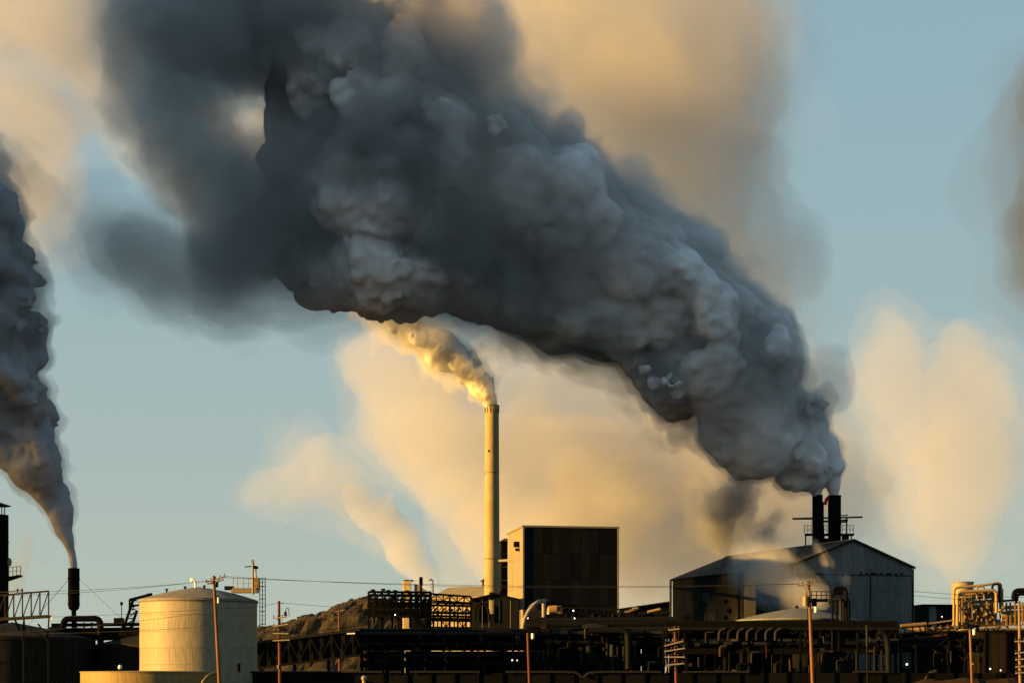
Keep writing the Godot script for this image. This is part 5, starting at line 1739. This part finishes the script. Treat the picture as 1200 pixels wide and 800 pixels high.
	var pith := [[86, 664, 300, 5], [84, 649, 300, 6.5], [77, 626, 299, 10], [69, 596, 298, 15], [45, 548, 296, 27], [12, 490, 293, 45], [-10, 420, 289, 60], [-35, 340, 285, 72], [-75, 250, 280, 84]]
	puff("billow_core", o, "", [pith], 0.5, [4.2, 0.48, 8.0], [1.8, 0.3, 5.0], 8, vapour_skin("shade_core", Color(0.31, 0.325, 0.385)))  # shade on this plume is put into the low, cool albedo
	puff("dense_skin", o, "", [tail], 0.58, [4.2, 0.48, 8.0], [1.8, 0.34, 5.0], 8, fog(Color(0.85, 0.82, 0.86), 0.15))

	o = plume("bright cream steam blowing left from the tall tan chimney", P(576, 474, 402))
	var steam_core := vapour_skin("steam_core", Color(0.62, 0.6, 0.52))
	steam_core.backlight_enabled = true
	steam_core.backlight = Color(0.75, 0.72, 0.64)
	var jet := [[576, 475, 402, 8], [572, 463, 402, 13], [561, 446, 402, 20], [541, 426, 401, 28], [514, 406, 400, 32], [486, 390, 399, 28], [460, 379, 398, 21], [436, 367, 397, 16], [410, 352, 396, 14]]
	var jet_core := [[576, 475, 402, 6], [571, 462, 402, 10], [561, 446, 402, 15], [542, 427, 401, 21], [515, 407, 400, 23], [488, 392, 399, 17], [465, 381, 398, 10], [448, 374, 398, 4]]
	puff("billow_core", o, "", [jet_core], 0.4, [4.2, 0.55, 4.0], [1.6, 0.3, 3.0], 12, steam_core)
	puff("steam_skin", o, "", [jet], 0.45, [4.2, 0.8, 4.0], [1.6, 0.5, 3.0], 12, fog(white, 0.1))
	puff("steam_shreds", o, "", [jet.slice(3)], 0.5, [3.6, 1.3, 4.0], [1.5, 0.9, 3.0], 13, fog(white, 0.06))

	o = plume("broad golden steam cloud towering behind the huge dark plume at upper right", P(800, 200, 720), "steam_cloud", "steam cloud")
	puff("body", o, "", [[[540, 20, 720, 90], [660, 30, 720, 130], [770, 70, 720, 148], [770, 210, 720, 136], [828, 320, 720, 108], [856, 400, 720, 80], [920, 450, 720, 46], [945, 505, 720, 32]], [[880, 30, 720, 48], [856, 200, 720, 32], [908, 290, 720, 58], [920, 318, 720, 52]]], 2.6, [28.0, 0.6, 40.0], [10.0, 0.55, 16.0], 41, fog(pale, 0.0105))
	soft(o, [[[540, 20, 720, 90], [660, 30, 720, 135], [770, 70, 720, 155], [775, 210, 720, 140], [832, 320, 720, 114], [862, 400, 720, 88], [930, 450, 720, 54], [958, 510, 720, 40]], [[905, 290, 720, 60]]], 3.6, [44.0, 0.8, 40.0], [14.0, 0.6, 16.0], 42, pale, 0.006, 0.45)
	o = plume("wide golden steam bank low behind the chimney and the box building", P(680, 600, 800), "steam_cloud", "steam cloud")
	soft(o, [[[445, 430, 800, 44], [500, 490, 800, 76], [590, 560, 800, 104], [690, 590, 800, 130], [790, 590, 800, 130], [885, 590, 800, 112], [965, 570, 800, 64]], [[540, 470, 800, 58], [620, 470, 800, 62], [740, 455, 800, 52], [830, 500, 800, 84]]], 3.6, [40.0, 0.9, 40.0], [13.0, 0.65, 16.0], 43, pale, 0.0125, 0.6)
	soft(o, [[[860, 600, 760, 50], [900, 560, 760, 44], [940, 570, 760, 34], [890, 620, 760, 40]], [[660, 640, 760, 60], [720, 600, 760, 50], [680, 560, 760, 36]]], 2.6, [26.0, 0.9, 24.0], [9.0, 0.6, 12.0], 53, pale, 0.011, 0.7)
	o = plume("pale golden steam rising from the short wide chimney at the right", P(1128, 682, 470))
	soft(o, [[[1128, 683, 470, 10], [1124, 668, 470, 20], [1118, 635, 470, 42], [1108, 590, 470, 60], [1118, 520, 471, 72], [1126, 446, 472, 54], [1126, 405, 472, 30]], [[1110, 560, 471, 54], [1062, 470, 473, 46], [1044, 402, 474, 38], [1037, 374, 474, 24]]], 1.9, [22.0, 0.8, 18.0], [7.0, 0.6, 9.0], 45, pale, 0.016, 0.6)
	o = plume("small golden puff drifting left from hidden vents above the pipe gallery", P(500, 690, 560))
	puff("body", o, "", [[[508, 694, 560, 9], [495, 670, 560, 15], [470, 632, 560, 21], [448, 607, 560, 22], [420, 585, 560, 14]]], 1.2, [10.0, 0.9, 10.0], [4.0, 0.6, 6.0], 47, fog(white, 0.05))
	soft(o, [[[500, 680, 560, 14], [470, 632, 560, 24], [445, 605, 560, 26], [410, 575, 560, 30], [372, 550, 560, 38], [330, 572, 560, 26], [290, 580, 560, 18]], [[522, 672, 560, 15], [530, 662, 560, 9]], [[395, 545, 560, 20], [380, 520, 560, 12]]], 1.7, [14.0, 1.0, 10.0], [5.0, 0.8, 8.0], 48, pale, 0.014)
	o = plume("golden cloud in the upper left corner behind the dark plume", P(80, 60, 620), "steam_cloud", "steam cloud")
	soft(o, [[[-40, 10, 620, 70], [60, 15, 620, 80], [130, 40, 620, 60], [130, 130, 620, 38], [190, 190, 620, 38], [240, 250, 620, 28]], [[0, 110, 620, 60], [60, 150, 620, 44], [40, 230, 620, 50]], [[260, 150, 620, 30], [310, 150, 620, 44]]], 2.8, [28.0, 0.9, 24.0], [10.0, 0.6, 12.0], 49, pale, 0.017)
	o = plume("dim grey cloud entering at the upper right edge", P(1190, 180, 640), "steam_cloud", "steam cloud")
	soft(o, [[[1240, 90, 640, 50], [1216, 160, 640, 40], [1222, 230, 640, 45], [1260, 300, 640, 60]]], 2.8, [26.0, 0.9, 20.0], [9.0, 0.6, 10.0], 50, Color(0.13, 0.14, 0.165), 0.03)
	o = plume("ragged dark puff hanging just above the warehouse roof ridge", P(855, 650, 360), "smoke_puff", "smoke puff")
	soft(o, [[[850, 652, 362, 7], [846, 636, 362, 13], [842, 612, 361, 20], [858, 590, 360, 22], [872, 570, 360, 16], [880, 555, 360, 12]], [[905, 650, 362, 8], [898, 630, 362, 13], [906, 612, 362, 10]]], 0.6, [4.0, 1.3, 4.0], [1.8, 1.0, 3.0], 51, shade_grey, 0.22)
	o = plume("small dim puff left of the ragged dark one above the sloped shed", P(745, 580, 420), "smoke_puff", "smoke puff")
	soft(o, [[[770, 610, 420, 10], [750, 580, 420, 20], [730, 560, 420, 14], [735, 535, 420, 9]]], 0.8, [5.0, 1.3, 5.0], [2.2, 1.0, 4.0], 55, shade_grey, 0.06)
	o = plume("thin bluish steam curling in front of the warehouse side wall and roof", P(930, 690, 297), "steam_wisp", "steam wisp")
	soft(o, [[[958, 700, 293, 12], [925, 690, 297, 22], [895, 668, 304, 24], [870, 655, 308, 13]]], 0.9, [7.0, 1.0, 4.0], [2.6, 0.6, 3.0], 52, grey, 0.13)
	soft(o, [[[994, 692, 299, 4], [988, 681, 299, 6], [984, 676, 299, 4]], [[974, 688, 299, 4], [969, 668, 299, 5], [964, 650, 301, 6], [955, 636, 304, 5]]], 0.5, [3.4, 1.1, 2.0], [1.4, 0.8, 2.0], 54, mauve, 0.09)
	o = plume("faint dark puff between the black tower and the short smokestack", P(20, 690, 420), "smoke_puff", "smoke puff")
	soft(o, [[[16, 694, 420, 12], [24, 668, 420, 15], [34, 640, 420, 14], [30, 622, 420, 8]], [[50, 660, 420, 8], [62, 652, 420, 5]]], 1.1, [8.0, 1.0, 4.0], [3.2, 0.6, 4.0], 56, shade_grey, 0.05)

	skins.resize(puffs.size())
	var g := WorkerThreadPool.add_group_task(run_puff, puffs.size(), -1, true)
	WorkerThreadPool.wait_for_group_task_completion(g)
	var tris := 0
	for k in puffs.size():
		var p: Array = puffs[k]
		var arr: Array = skins[k]
		var vs: PackedVector3Array = arr[Mesh.ARRAY_VERTEX]
		var b := base_of(p[1])
		for j in vs.size(): vs[j] -= b
		arr[Mesh.ARRAY_VERTEX] = vs
		var me := ArrayMesh.new()
		me.add_surface_from_arrays(Mesh.PRIMITIVE_TRIANGLES, arr)
		me.surface_set_material(0, p[8])
		tris += arr[Mesh.ARRAY_INDEX].size() / 3
		var mi := MeshInstance3D.new()
		mi.mesh = me
		put(p[1], mi, p[0])
	print("vapour: ", Time.get_ticks_msec() - t0, " ms, ", tris, " triangles")
